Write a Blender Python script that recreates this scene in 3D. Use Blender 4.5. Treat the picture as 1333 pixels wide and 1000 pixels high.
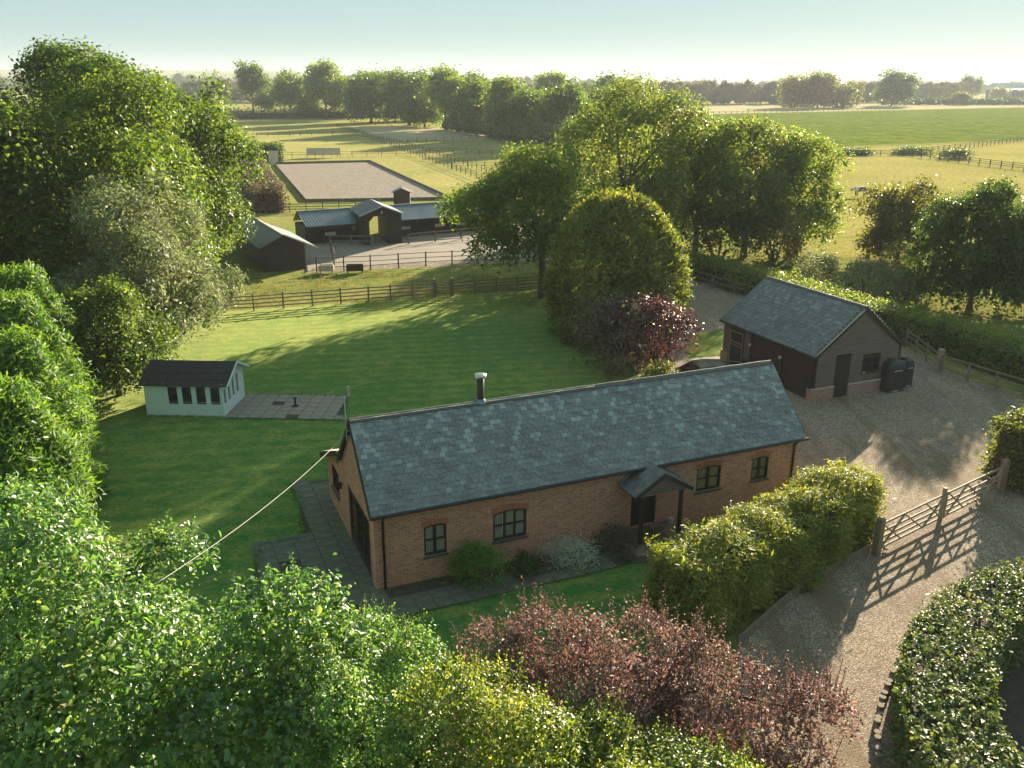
import bpy, math, random
import numpy as np
from mathutils import Vector, Matrix

R = math.radians
for o in list(bpy.data.objects): bpy.data.objects.remove(o)
sc = bpy.context.scene
col = sc.collection

# ------------------------------------------------------------------ camera
CAM_H = 16.1
cd = bpy.data.cameras.new('camera'); cam = bpy.data.objects.new('camera', cd); col.objects.link(cam)
cd.sensor_width = 36; cd.lens = 1137.07 / 1333 * 36; cd.clip_start = .1; cd.clip_end = 20000
cam.matrix_world = Matrix.Translation((0, 0, CAM_H)) @ Matrix.Rotation(R(90 - 19.07), 4, 'X') @ Matrix.Rotation(R(.32), 4, 'Z')
sc.camera = cam
# ------------------------------------------------------------------ sky and sun
SUN_EL, SUN_AZ = R(15.0), R(30.0)          # azimuth from +Y towards +X
w = bpy.data.worlds.new('World'); sc.world = w; w.use_nodes = True
nt = w.node_tree; bg = nt.nodes['Background']
sky = nt.nodes.new('ShaderNodeTexSky'); sky.sky_type = 'NISHITA'; sky.sun_disc = False
sky.sun_elevation = SUN_EL; sky.sun_rotation = SUN_AZ
sky.air_density = 1.0; sky.dust_density = .2; sky.ozone_density = 1.6
ad = nt.nodes.new('ShaderNodeMix'); ad.data_type = 'RGBA'; ad.blend_type = 'ADD'; ad.inputs[0].default_value = 1
sc_ = nt.nodes.new('ShaderNodeMix'); sc_.data_type = 'RGBA'; sc_.blend_type = 'MULTIPLY'; sc_.inputs[0].default_value = 1
nt.links.new(sky.outputs[0], sc_.inputs[6]); sc_.inputs[7].default_value = (.032, .036, .038, 1)
nt.links.new(sc_.outputs[2], ad.inputs[6]); ad.inputs[7].default_value = (.88, 1.3, 1.35, 1)     # even veil of high thin haze
nt.links.new(ad.outputs[2], bg.inputs[0]); bg.inputs[1].default_value = .1
sl = bpy.data.lights.new('sun', 'SUN'); sun = bpy.data.objects.new('sun', sl); col.objects.link(sun)
sl.energy = 5.0; sl.angle = R(.5); sl.color = (1, .86, .64)
sdir = Vector((math.sin(SUN_AZ) * math.cos(SUN_EL), math.cos(SUN_AZ) * math.cos(SUN_EL), math.sin(SUN_EL)))
sun.rotation_euler = (-sdir).to_track_quat('-Z', 'Y').to_euler(); sun.location = sdir * 200
# ------------------------------------------------------------------ exposure and render settings
vs = sc.view_settings; vs.view_transform = 'Standard'; vs.look = 'None'; vs.gamma = 1; vs.use_curve_mapping = False
vs.exposure = 2.0
cy = sc.cycles; cy.use_denoising = True; cy.max_bounces = 6; cy.diffuse_bounces = 3; cy.glossy_bounces = 3
cy.transmission_bounces = 4; cy.transparent_max_bounces = 8; cy.volume_bounces = 0; cy.caustics_reflective = False
cy.caustics_refractive = False; cy.sample_clamp_indirect = 4

# ------------------------------------------------------------------ helpers
_c, _s = math.cos(R(19.07)), math.sin(R(19.07))
def g(u, v, z=0.):
    """surveyed ground point: photograph position -> metres on the plane at height z"""
    a, b = u - 666.5, v - 500
    cr, sr = math.cos(R(.32)), math.sin(R(.32)); a, b = cr * a + sr * b, -sr * a + cr * b
    x, y = a / 1137.07, -b / 1137.07
    d = (x, _c + _s * y, -_s + _c * y); t = (z - CAM_H) / d[2]
    return (d[0] * t, d[1] * t)

def tag(o, label=None, cat=None, group=None, kind=None):
    if label: o['label'] = label
    if cat: o['category'] = cat
    if group: o['group'] = group
    if kind: o['kind'] = kind
    return o
def empty(name, loc, rz=0, **k):
    o = bpy.data.objects.new(name, None); col.objects.link(o); o.location = loc if len(loc) == 3 else (loc[0], loc[1], 0)
    o.rotation_euler.z = rz; o.empty_display_size = .3
    return tag(o, **k)
def link(name, me, parent=None, loc=None, rot=None):
    o = bpy.data.objects.new(name, me); col.objects.link(o); o.parent = parent
    if loc is not None: o.location = loc
    if rot is not None: o.rotation_euler = rot
    return o
def array_mesh(name, V, F, mat, smooth=False):
    """V (n,3), F (m,k): fast mesh from arrays"""
    me = bpy.data.meshes.new(name); V = np.asarray(V, np.float32); F = np.asarray(F, np.int32); m, k = F.shape
    me.vertices.add(len(V)); me.vertices.foreach_set('co', V.ravel())
    me.loops.add(m * k); me.loops.foreach_set('vertex_index', F.ravel())
    me.polygons.add(m); me.polygons.foreach_set('loop_start', np.arange(m, dtype=np.int32) * k)
    if smooth: me.polygons.foreach_set('use_smooth', np.ones(m, bool))
    me.materials.append(mat); me.update(calc_edges=True)
    return me

class MB:
    def __init__(self): self.v = []; self.f = []
    def add(self, vs, fs):
        n = len(self.v); self.v += [tuple(p) for p in vs]; self.f += [tuple(i + n for i in q) for q in fs]; return self
    def hexa(self, p):                      # 8 points: bottom ring then top ring
        return self.add(p, [(3, 2, 1, 0), (4, 5, 6, 7), (0, 1, 5, 4), (1, 2, 6, 5), (2, 3, 7, 6), (3, 0, 4, 7)])
    def box(self, x0, x1, y0, y1, z0, z1):
        return self.hexa([(x0, y0, z0), (x1, y0, z0), (x1, y1, z0), (x0, y1, z0), (x0, y0, z1), (x1, y0, z1), (x1, y1, z1), (x0, y1, z1)])
    def bar(self, a, b, w, h, up=(0, 0, 1)):
        a, b = Vector(a), Vector(b); t = (b - a).normalized(); u = Vector(up)
        if abs(t.dot(u)) > .98: u = Vector((0, 1, 0))
        s = t.cross(u).normalized() * (w / 2); u = s.cross(t).normalized() * (h / 2)
        return self.hexa([a - s - u, a + s - u, b + s - u, b - s - u, a - s + u, a + s + u, b + s + u, b - s + u])
    def tube(self, pts, rad, n=8):
        pts = [Vector(p) for p in pts]; rings = []
        for i, p in enumerate(pts):
            t = (pts[min(i + 1, len(pts) - 1)] - pts[max(i - 1, 0)]).normalized()
            u = Vector((0, 0, 1)) if abs(t.z) < .9 else Vector((1, 0, 0))
            s = t.cross(u).normalized(); u = s.cross(t)
            r = rad[i] if hasattr(rad, '__len__') else rad
            rings.append([p + (s * math.cos(2 * math.pi * k / n) + u * math.sin(2 * math.pi * k / n)) * r for k in range(n)])
        vs = [p for r in rings for p in r]
        fs = [(i * n + k, i * n + (k + 1) % n, (i + 1) * n + (k + 1) % n, (i + 1) * n + k) for i in range(len(pts) - 1) for k in range(n)]
        fs += [tuple(range(n))[::-1], tuple((len(pts) - 1) * n + k for k in range(n))]
        return self.add(vs, fs)
    def prism(self, poly, axis, a, b):      # polygon in the two other axes, extruded along axis from a to b
        def P(q, t):
            return {'x': (t, q[0], q[1]), 'y': (q[0], t, q[1]), 'z': (q[0], q[1], t)}[axis]
        n = len(poly); vs = [P(q, a) for q in poly] + [P(q, b) for q in poly]
        fs = [tuple(range(n))[::-1], tuple(range(n, 2 * n))] + [(i, (i + 1) % n, n + (i + 1) % n, n + i) for i in range(n)]
        return self.add(vs, fs)
    def mesh(self, name, mat, smooth=False):
        import bmesh
        me = bpy.data.meshes.new(name); me.from_pydata(self.v, [], self.f); me.materials.append(mat)
        bm = bmesh.new(); bm.from_mesh(me); bmesh.ops.recalc_face_normals(bm, faces=bm.faces); bm.to_mesh(me); bm.free()
        if smooth:
            for p in me.polygons: p.use_smooth = True
        return me
    def build(self, name, mat, parent=None, loc=None, rot=None, smooth=False):
        return link(name, self.mesh(name, mat, smooth), parent, loc, rot)

# ------------------------------------------------------------------ materials
class NT:
    def __init__(self, name):
        self.m = bpy.data.materials.new(name); self.m.use_nodes = True; self.t = self.m.node_tree; self.n = self.t.nodes
        self.p = self.n['Principled BSDF']; self.out = self.n['Material Output']; self._co = None
    def new(self, typ, **k):
        n = self.n.new('ShaderNode' + typ)
        for a, b in k.items(): setattr(n, a, b)
        return n
    def l(self, a, b): self.t.links.new(a, b)
    def coord(self):
        if not self._co: self._co = self.new('TexCoord').outputs['Object']
        return self._co
    def xyz(self, sx=1, sy=1, sz=1):
        m = self.new('Mapping'); m.inputs['Scale'].default_value = (sx, sy, sz); self.l(self.coord(), m.inputs[0]); return m.outputs[0]
    def noise(self, scale, detail=4, rough=.6, vec=None):
        n = self.new('TexNoise'); n.inputs['Scale'].default_value = scale; n.inputs['Detail'].default_value = detail
        n.inputs['Roughness'].default_value = rough; self.l(vec or self.coord(), n.inputs['Vector']); return n.outputs['Fac']
    def ramp(self, fac, stops):
        r = self.new('ValToRGB'); e = r.color_ramp.elements
        while len(e) < len(stops): e.new(.5)
        for i, (p, c) in enumerate(stops): e[i].position = p; e[i].color = (*c, 1) if len(c) == 3 else c
        self.l(fac, r.inputs[0]); return r.outputs[0]
    def mix(self, fac, a, b, mode='MIX'):
        m = self.new('Mix', data_type='RGBA', blend_type=mode)
        for s, v in ((0, fac), (6, a), (7, b)):
            if hasattr(v, 'is_linked'): self.l(v, m.inputs[s])
            elif s == 0: m.inputs[0].default_value = v
            else: m.inputs[s].default_value = (*v, 1)
        return m.outputs[2]
    def math(self, op, a, b=0.):
        m = self.new('Math', operation=op)
        for i, v in enumerate((a, b)):
            if hasattr(v, 'is_linked'): self.l(v, m.inputs[i])
            else: m.inputs[i].default_value = v
        return m.outputs[0]
    def bump(self, h, strength=.3, dist=.02):
        b = self.new('Bump'); b.inputs['Strength'].default_value = strength; b.inputs['Distance'].default_value = dist
        self.l(h, b.inputs['Height']); self.l(b.outputs[0], self.p.inputs['Normal'])
    def base(self, c):
        if hasattr(c, 'is_linked'): self.l(c, self.p.inputs['Base Color'])
        else: self.p.inputs['Base Color'].default_value = (*c, 1)
    def rough(self, r, spec=.5):
        self.p.inputs['Roughness'].default_value = r; self.p.inputs['Specular IOR Level'].default_value = spec
        return self.m

def m_plain(name, c, rough=.7, var=.25, scale=3., metal=0., spec=.4, grain=None, bump=.15):
    t = NT(name); n = t.noise(scale, 5, .65, t.xyz(*grain) if grain else None)
    lo = tuple(x * (1 - var) for x in c); hi = tuple(min(1, x * (1 + var)) for x in c)
    t.base(t.ramp(n, [(.25, lo), (.75, hi)])); t.p.inputs['Metallic'].default_value = metal
    if bump: t.bump(t.noise(scale * 9, 4, .7, t.xyz(*grain) if grain else None), bump, .01)
    return t.rough(rough, spec)

def m_brick(name, axis):
    t = NT(name); sp = t.new('SeparateXYZ'); t.l(t.coord(), sp.inputs[0]); cb = t.new('CombineXYZ')
    t.l(sp.outputs[axis], cb.inputs[0]); t.l(sp.outputs['Z'], cb.inputs[1])
    b = t.new('TexBrick'); t.l(cb.outputs[0], b.inputs['Vector'])
    for k, v in dict(Scale=1, **{'Brick Width': .225, 'Row Height': .075, 'Mortar Size': .009, 'Mortar Smooth': .2, 'Bias': -.3}).items(): b.inputs[k].default_value = v
    b.inputs['Color1'].default_value = (.6, .255, .16, 1); b.inputs['Color2'].default_value = (.2, .08, .06, 1); b.inputs['Mortar'].default_value = (.62, .52, .42, 1)
    n = t.noise(1.1, 5, .65); n2 = t.noise(9, 3, .6)
    c = t.mix(t.ramp(n, [(.35, (0, 0, 0)), (.75, (.6, .6, .6))]), b.outputs['Color'], (.54, .26, .16))
    c = t.mix(t.ramp(n2, [(.3, (.5, .5, .5)), (.7, (0, 0, 0))]), c, (.5, .42, .36), 'MULTIPLY')
    t.base(c); t.bump(t.math('ADD', t.math('MULTIPLY', b.outputs['Fac'], -1), t.math('MULTIPLY', n2, .4)), .6, .012)
    return t.rough(.85, .25)

def m_slate(name, c1, c2, c3, rough=.5):
    t = NT(name); ge = t.new('NewGeometry'); oi = t.new('ObjectInfo')
    r = t.math('FRACT', t.math('ADD', ge.outputs['Random Per Island'], t.math('MULTIPLY', oi.outputs['Random'], 7.31)))
    sz = t.new('SeparateXYZ'); t.l(ge.outputs['Position'], sz.inputs[0]); r = t.math('ADD', t.math('MULTIPLY', r, .85), t.math('MULTIPLY', t.math('SUBTRACT', sz.outputs[2], 4.0), .09))
    c = t.ramp(r, [(0, c1), (.45, c2), (.68, c2), (.82, c3)])
    tc = t.new('NewGeometry').outputs['Position']
    n = t.noise(.55, 5, .7, tc); c = t.mix(t.ramp(n, [(.45, (0, 0, 0)), (.7, (.55, .55, .55))]), c, (.075, .06, .05))
    vt = t.new('VectorTransform', vector_type='POINT', convert_from='WORLD', convert_to='WORLD'); t.l(tc, vt.inputs[0]); mr = t.new('Mapping'); mr.inputs['Rotation'].default_value = (0, 0, R(-23.09)); mr.inputs['Scale'].default_value = (.5, 4., 4.); t.l(vt.outputs[0], mr.inputs[0])
    n5 = t.noise(1.3, 4, .65, mr.outputs[0]); c = t.mix(t.ramp(n5, [(.48, (0, 0, 0)), (.72, (.55, .55, .55))]), c, c3); c = t.mix(t.ramp(n5, [(.3, (.5, .5, .5)), (.46, (0, 0, 0))]), c, c1)
    n2 = t.noise(14, 5, .7, tc); c = t.mix(t.ramp(n2, [(.5, (0, 0, 0)), (.75, (.6, .6, .6))]), c, c3)
    t.base(c); t.bump(t.noise(25, 4, .7, tc), .35, .01)
    return t.rough(rough, .55)

def m_leaf(name, a, b, tip=None, rough=.45, trans=.5, tcol=None, spec=.35, clump=.5):
    t = NT(name); ge = t.new('NewGeometry'); r = ge.outputs['Random Per Island']; n = t.noise(clump, 2, .5)
    f = t.math('ADD', t.math('MULTIPLY', r, .6), t.math('MULTIPLY', t.math('SUBTRACT', n, .3), .9))
    c = t.ramp(f, [(.08, a), (.55, b), (.95, tip or b)])
    t.base(c); t.rough(rough, spec)
    tr = t.new('BsdfTranslucent'); tc = t.mix(1., c, tcol or (2.6, 2.3, .8), 'MULTIPLY'); t.l(tc, tr.inputs[0])
    ms = t.new('MixShader'); ms.inputs[0].default_value = trans; t.l(t.p.outputs[0], ms.inputs[1]); t.l(tr.outputs[0], ms.inputs[2]); t.l(ms.outputs[0], t.out.inputs[0])
    return t.m

def m_grass(name, lush, dry, bias=.5, patch=.12, fine=6., stripes=0., bump=.8, dark=None, sheen=.12, rows=0.):
    t = NT(name); n1 = t.noise(patch, 5, .6); n2 = t.noise(fine, 4, .75, t.xyz(1, .35, 1) if rows else None); n3 = t.noise(1.1, 4, .65)
    f = t.math('ADD', t.math('MULTIPLY', n1, 1.1), t.math('MULTIPLY', t.math('SUBTRACT', n3, .5), 1.5))
    f = t.math('ADD', f, t.math('MULTIPLY', t.math('SUBTRACT', n2, .5), .55))
    if stripes:
        mp = t.new('Mapping'); mp.inputs['Rotation'].default_value = (0, 0, R(80)); t.l(t.coord(), mp.inputs[0])
        wv = t.new('TexWave'); wv.inputs['Scale'].default_value = .28; wv.inputs['Distortion'].default_value = 1.2; wv.inputs['Detail'].default_value = 2
        t.l(mp.outputs[0], wv.inputs['Vector']); f = t.math('ADD', f, t.math('MULTIPLY', t.math('SUBTRACT', wv.outputs['Fac'], .5), stripes))
    if rows:
        wv = t.new('TexWave'); wv.inputs['Scale'].default_value = rows; wv.inputs['Distortion'].default_value = 3.; wv.inputs['Detail'].default_value = 3; mp = t.new('Mapping'); mp.inputs['Rotation'].default_value = (0, 0, R(55)); t.l(t.coord(), mp.inputs[0]); t.l(mp.outputs[0], wv.inputs['Vector']); f = t.math('ADD', f, t.math('MULTIPLY', t.math('SUBTRACT', wv.outputs['Fac'], .5), .5))
    c = t.ramp(f, [(bias - .25, lush), (bias + .28, dry)])
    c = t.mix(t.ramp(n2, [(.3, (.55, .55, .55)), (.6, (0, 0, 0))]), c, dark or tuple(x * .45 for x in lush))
    t.base(c); t.bump(t.math('ADD', n2, t.math('MULTIPLY', n3, 1.5)), bump, .06)
    t.p.inputs['Sheen Weight'].default_value = sheen; t.p.inputs['Sheen Roughness'].default_value = .45; t.p.inputs['Sheen Tint'].default_value = (.85, .8, .3, 1)
    return t.rough(.95, 0.)

def m_gravel(name, a, b, scale=34.):
    t = NT(name); v = t.new('TexVoronoi'); v.inputs['Scale'].default_value = scale; t.l(t.coord(), v.inputs['Vector'])
    sp = t.new('SeparateColor'); t.l(v.outputs['Color'], sp.inputs[0])
    n = t.noise(.25, 4, .6); n2 = t.noise(2.2, 5, .7)
    c = t.ramp(sp.outputs[0], [(0, tuple(x * .45 for x in a)), (.45, a), (.8, b), (1, tuple(min(.8, x * 1.5) for x in b))])
    c = t.mix(t.ramp(n, [(.4, (0, 0, 0)), (.75, (.5, .5, .5))]), c, tuple(x * .6 for x in a))
    c = t.mix(t.ramp(n2, [(.48, (0, 0, 0)), (.8, (.6, .6, .6))]), c, (.13, .1, .065))
    n4 = t.noise(.9, 4, .6, t.xyz(.9, .14, 1)); c = t.mix(t.ramp(n4, [(.5, (0, 0, 0)), (.62, (.7, .7, .7))]), c, (.21, .155, .1))
    t.base(c); t.bump(t.math('ADD', t.math('MULTIPLY', v.outputs['Distance'], -1.2), t.math('MULTIPLY', n2, 1.2)), .9, .035)
    return t.rough(.9, .08)

def m_glass(name):
    t = NT(name); t.base((.015, .02, .022)); t.rough(.06, .6)
    tr = t.new('BsdfTransparent'); tr.inputs[0].default_value = (.97, .98, .97, 1); ms = t.new('MixShader'); ms.inputs[0].default_value = .84
    t.l(t.p.outputs[0], ms.inputs[1]); t.l(tr.outputs[0], ms.inputs[2]); t.l(ms.outputs[0], t.out.inputs[0]); return t.m

M = dict(
    brick_x=m_brick('brick_along_x', 'X'), brick_y=m_brick('brick_along_y', 'Y'),
    voussoir=m_plain('voussoir_brick', (.36, .14, .08), .85, .3, 6),
    slate=m_slate('roof_slate', (.115, .118, .118), (.15, .166, .168), (.28, .33, .335), .45),
    slate_b=m_slate('barn_slate', (.075, .08, .078), (.12, .135, .132), (.2, .22, .21), .5),
    deck=m_plain('roof_deck', (.03, .03, .03), .8), lead=m_plain('lead', (.16, .21, .23), .45, .3, 8),
    ridge=m_plain('ridge_tile', (.1, .1, .095), .7, .4, 5), mortar=m_plain('mortar', (.42, .38, .32), .9, .3, 6),
    black=m_plain('black_paint', (.018, .02, .018), .5, .3, 6), brown=m_plain('dark_stained_wood', (.04, .028, .02), .6, .35, 2, grain=(8, 8, 1)),
    frame=m_plain('window_frame_stain', (.03, .026, .018), .55, .35, 5), sill=m_plain('sill', (.07, .085, .075), .7, .3, 4),
    curtain=m_plain('curtain', (.62, .63, .56), .9, .15, 6, grain=(9, 9, .4)), blind=m_plain('yellow_curtain', (.5, .42, .2), .9, .2, 6),
    glass=m_glass('window_glass'), steel=m_plain('steel', (.5, .5, .48), .32, .15, 5, metal=1.), galv=m_plain('galvanised', (.42, .44, .43), .5, .2, 3, metal=.6),
    board=m_plain('barn_board', (.135, .107, .085), .75, .35, 1.2, grain=(1, 1, 14)), darkboard=m_plain('black_board', (.03, .026, .022), .7, .35, 2, grain=(6, 6, .6)),
    post=m_plain('weathered_wood', (.2, .165, .12), .85, .35, 2.5, grain=(5, 5, 1.2)), post_dark=m_plain('creosoted_wood', (.055, .045, .036), .85, .3, 3),
    gatewood=m_plain('gate_wood', (.3, .23, .16), .75, .3, 2), paleboard=m_plain('pale_board', (.5, .44, .38), .8, .15, 1.5),
    white=m_plain('white_paint', (.62, .72, .72), .5, .07, 2, grain=(.6, .6, 10)), felt=m_plain('roof_felt', (.035, .032, .032), .9, .3, 2.5),
    corr=m_plain('corrugated_sheet', (.15, .19, .22), .45, .3, .7, metal=.25), corr_d=m_plain('shaded_sheet', (.055, .06, .062), .5, .25, .8),  # darker sheet has the shade of the left roof slopes in its colour
    corr_l=m_plain('grey_lit_sheet', (.19, .23, .235), .5, .15, .8), fibre=m_plain('cable_sheath', (.3, .28, .23), .7, .1),  # grey sheet, with sunlight put into its colour on the right roof slopes
    bark=m_plain('bark', (.13, .1, .07), .9, .4, 3, grain=(4, 4, .8), bump=.5), bark_pale=m_plain('pale_bark', (.25, .22, .17), .9, .35, 4, grain=(4, 4, 1), bump=.4),
    slab=m_plain('paving_stone', (.25, .215, .17), .85, .3, 1.3, bump=.3), slab2=m_plain('mossy_paving_stone', (.11, .12, .085), .9, .4, 1.6, bump=.3),
    concrete=m_plain('yard_concrete', (.23, .19, .155), .9, .2, .35), sand=m_plain('arena_sand', (.31, .265, .225), .95, .12, .5, bump=.4),
    soil=m_plain('bed_soil', (.07, .055, .04), .95, .4, 3, bump=.6), plastic=m_plain('dark_green_plastic', (.03, .03, .025), .5, .2, 3),
    step=m_plain('brick_paving', (.2, .13, .1), .85, .3, 5), pot=m_plain('pot', (.5, .45, .38), .7, .2, 4),
    car=m_plain('car_paint', (.02, .021, .024), .18, .1, 3, spec=.7, bump=0), tyre=m_plain('tyre', (.02, .02, .02), .8, .2, 5),
    hide_b=m_plain('dark_hide', (.03, .025, .022), .7, .3, 4), hide_w=m_plain('white_hide', (.6, .55, .48), .8, .1, 4),
    tank_metal=m_plain('strap', (.45, .43, .38), .5, .2, 4), shedroof=m_plain('far_shed_roof', (.32, .37, .4), .6, .1, .1, bump=0),
    haysilage=m_plain('wrapped_bale', (.1, .12, .1), .5, .2, 2),
)
M['plinth'] = m_plain('plinth_brick', (.3, .2, .155), .9, .35, 7, grain=(1, 1, 2.6))
def m_sand():
    t = NT('arena_sand'); wv = t.new('TexWave'); wv.inputs['Scale'].default_value = .32; wv.inputs['Distortion'].default_value = 5; wv.inputs['Detail'].default_value = 4; mp = t.new('Mapping'); mp.inputs['Rotation'].default_value = (0, 0, R(19)); t.l(t.coord(), mp.inputs[0]); t.l(mp.outputs[0], wv.inputs['Vector'])
    f = t.math('ADD', t.math('MULTIPLY', wv.outputs['Fac'], .35), t.noise(.5, 6, .75)); t.base(t.ramp(f, [(.35, (.22, .185, .155)), (.95, (.34, .29, .245))])); t.bump(f, .8, .12); return t.rough(1., 0.)
M['sand'] = m_sand()
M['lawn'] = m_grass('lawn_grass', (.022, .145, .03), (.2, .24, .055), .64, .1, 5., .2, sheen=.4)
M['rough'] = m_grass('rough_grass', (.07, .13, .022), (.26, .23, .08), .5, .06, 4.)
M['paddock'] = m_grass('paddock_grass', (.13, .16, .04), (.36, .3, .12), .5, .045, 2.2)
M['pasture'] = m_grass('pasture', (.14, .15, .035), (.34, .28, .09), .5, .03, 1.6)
M['crop'] = m_grass('crop_field', (.078, .15, .014), (.21, .225, .035), .5, .05, .3, dark=(.035, .06, .01), rows=.06, sheen=0.)
M['stubble'] = m_grass('stubble_field', (.3, .25, .16), (.44, .38, .27), .5, .01, .5)
M['gravel'] = m_gravel('gravel', (.285, .22, .165), (.48, .395, .305))
M['dirt'] = m_gravel('yard_dirt', (.25, .2, .15), (.34, .28, .21), 9.)

# ------------------------------------------------------------------ ground
def sheet(name, pts, z, mat, parent=None, kind='structure'):
    me = bpy.data.meshes.new(name); me.from_pydata([(x, y, z) for x, y in pts], [], [tuple(range(len(pts)))]); me.materials.append(mat)
    if me.polygons[0].normal.z < 0: me.flip_normals()
    o = link(name, me, parent)
    if not parent: tag(o, kind=kind)
    return o
sheet('ground', [(-4500, -60), (4500, -60), (4500, 5200), (-4500, 5200)], 0, M['rough'])
sheet('lawn', [(-40, 14), (2, 14), (8.2, 26), (6.2, 29.6), (11.4, 34), (9.6, 40), (9, 52), (11, 56), (11.5, 68), (4.5, 71.2), (-23, 61.9), (-34, 60), (-40, 40)], .006, M['lawn'])
sheet('driveway', [(6.0, 10), (10.2, 10), (10.2, 15.5), (11, 19.5), (13, 23), (17, 26.6), (26, 28.2), (34, 27), (34, 38), (28.4, 43.8), (25.9, 49), (25.6, 54.5), (21.5, 63), (16.2, 76), (12.4, 76), (12.9, 66), (10.5, 58), (9.7, 52), (8.6, 47), (8.6, 40), (11.2, 33.4), (14.2, 30.8), (13, 28.2), (9.5, 25.6), (7, 22.9), (6.2, 19)], .010, M['gravel'])
sheet('grass_patch', [(10.8, 51.7), (13.2, 52.4), (14.6, 58.4), (12.4, 57.2), (11.4, 54.6)], .016, M['lawn'])
sheet('concrete_apron', [(11.2, 50.2), (13.2, 50.4), (13.4, 52.2), (10.7, 51.5)], .020, M['concrete'])
sheet('stable_yard', [(-18.3, 76.2), (-4, 80.4), (4, 83.2), (2, 104.5), (-7.6, 99.2), (-21.6, 90.9)], .008, M['concrete'])
sheet('dirt_track', [(-18, 76.4), (-4, 80.7), (3, 82.8), (3, 84.6), (-10, 81), (-18.2, 78.6)], .014, M['dirt'])
sheet('arena_sand', [(-29.1, 124.5), (-8.9, 127.9), (-30.2, 189.4), (-48.7, 182.8)], .03, M['sand'])
sheet('paddock', [(-90, 260), (-60, 192), (-31, 193), (-8, 128), (20, 130), (15, 300), (-50, 400), (-120, 395)], .02, M['paddock'])
sheet('bare_paddock', [(-33, 262), (-12, 264), (2, 276), (9, 300), (-12, 332), (-44, 346), (-63, 340), (-52, 312), (-44, 284)], .04, m_grass('bare_ground', (.3, .24, .16), (.42, .35, .26), .5, .04, 1.5))
sheet('pasture', [(24, 84), (40, 86), (60, 60), (140, 100), (260, 240), (150, 270), (92, 240), (60, 212), (36, 150)], .02, M['pasture'])
sheet('crop_field', [(62, 217), (94, 250), (156, 279), (330, 330), (520, 640), (386, 690), (90, 486), (40, 300)], .03, M['crop'])
sheet('stubble_field', [(40, 480), (92, 492), (386, 700), (700, 700), (900, 1050), (585, 1052), (100, 700)], .03, M['stubble'])
sheet('harvested_field', [(95, 720), (585, 1070), (1200, 1100), (1300, 1600), (100, 1600)], .04, m_grass('far_field', (.28, .22, .1), (.4, .33, .17), .5, .01, .3))

# far hills on the horizon
def hill(pts_x, y, hts, depth):
    V, F = [], []
    n = len(pts_x)
    for r, (fy, fz) in enumerate([(0, 0), (.25, .5), (.5, .85), (.7, 1), (1, .9)]):
        for i in range(n): V.append((pts_x[i] * (1 + fy * .2), y + depth * fy, hts[i] * fz - (.5 if r == 0 else 0)))
    for r in range(4):
        for i in range(n - 1): F.append((r * n + i, r * n + i + 1, (r + 1) * n + i + 1, (r + 1) * n + i))
    me = array_mesh('hills', V, F, m_grass('hill_woods', (.035, .06, .03), (.1, .12, .05), .5, .006, .02, bump=.2), True)
    tag(link('hills', me), kind='structure')
rng = np.random.default_rng(5)
hx = np.linspace(-2600, 2600, 90)
hill(list(hx), 2500, [max(8, float(np.interp(x, [-2600, -1100, -700, 0, 400, 2600], [52, 47, 44, 27, 14, 14])) + 3.5 * math.sin(x / 170) + 2 * math.sin(x / 61) + rng.normal()) for x in hx], 900)

# ------------------------------------------------------------------ buildings
def wall(xs, top, holes, thick, axis):
    """upright wall along axis with rectangular holes (a0, a1, z0, z1); top(a) is its height"""
    br = sorted(set(list(xs) + [h for q in holes for h in q[:2]])); mb = MB()
    for a, b in zip(br[:-1], br[1:]):
        mid = (a + b) / 2; cut = sorted((q[2], q[3]) for q in holes if q[0] < mid < q[1]); z = -.25; segs = []
        for z0, z1 in cut: segs.append((z, z0)); z = z1
        segs.append((z, None))
        for z0, z1 in segs:
            ta, tb = (top(a), top(b)) if z1 is None else (z1, z1)
            if ta - z0 < .01 and tb - z0 < .01: continue
            y0, y1 = thick
            p = [(a, y0, z0), (b, y0, z0), (b, y1, z0), (a, y1, z0), (a, y0, ta), (b, y0, tb), (b, y1, tb), (a, y1, ta)]
            if axis == 'y': p = [(q[1], q[0], q[2]) for q in p]
            mb.hexa(p)
    return mb

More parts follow.
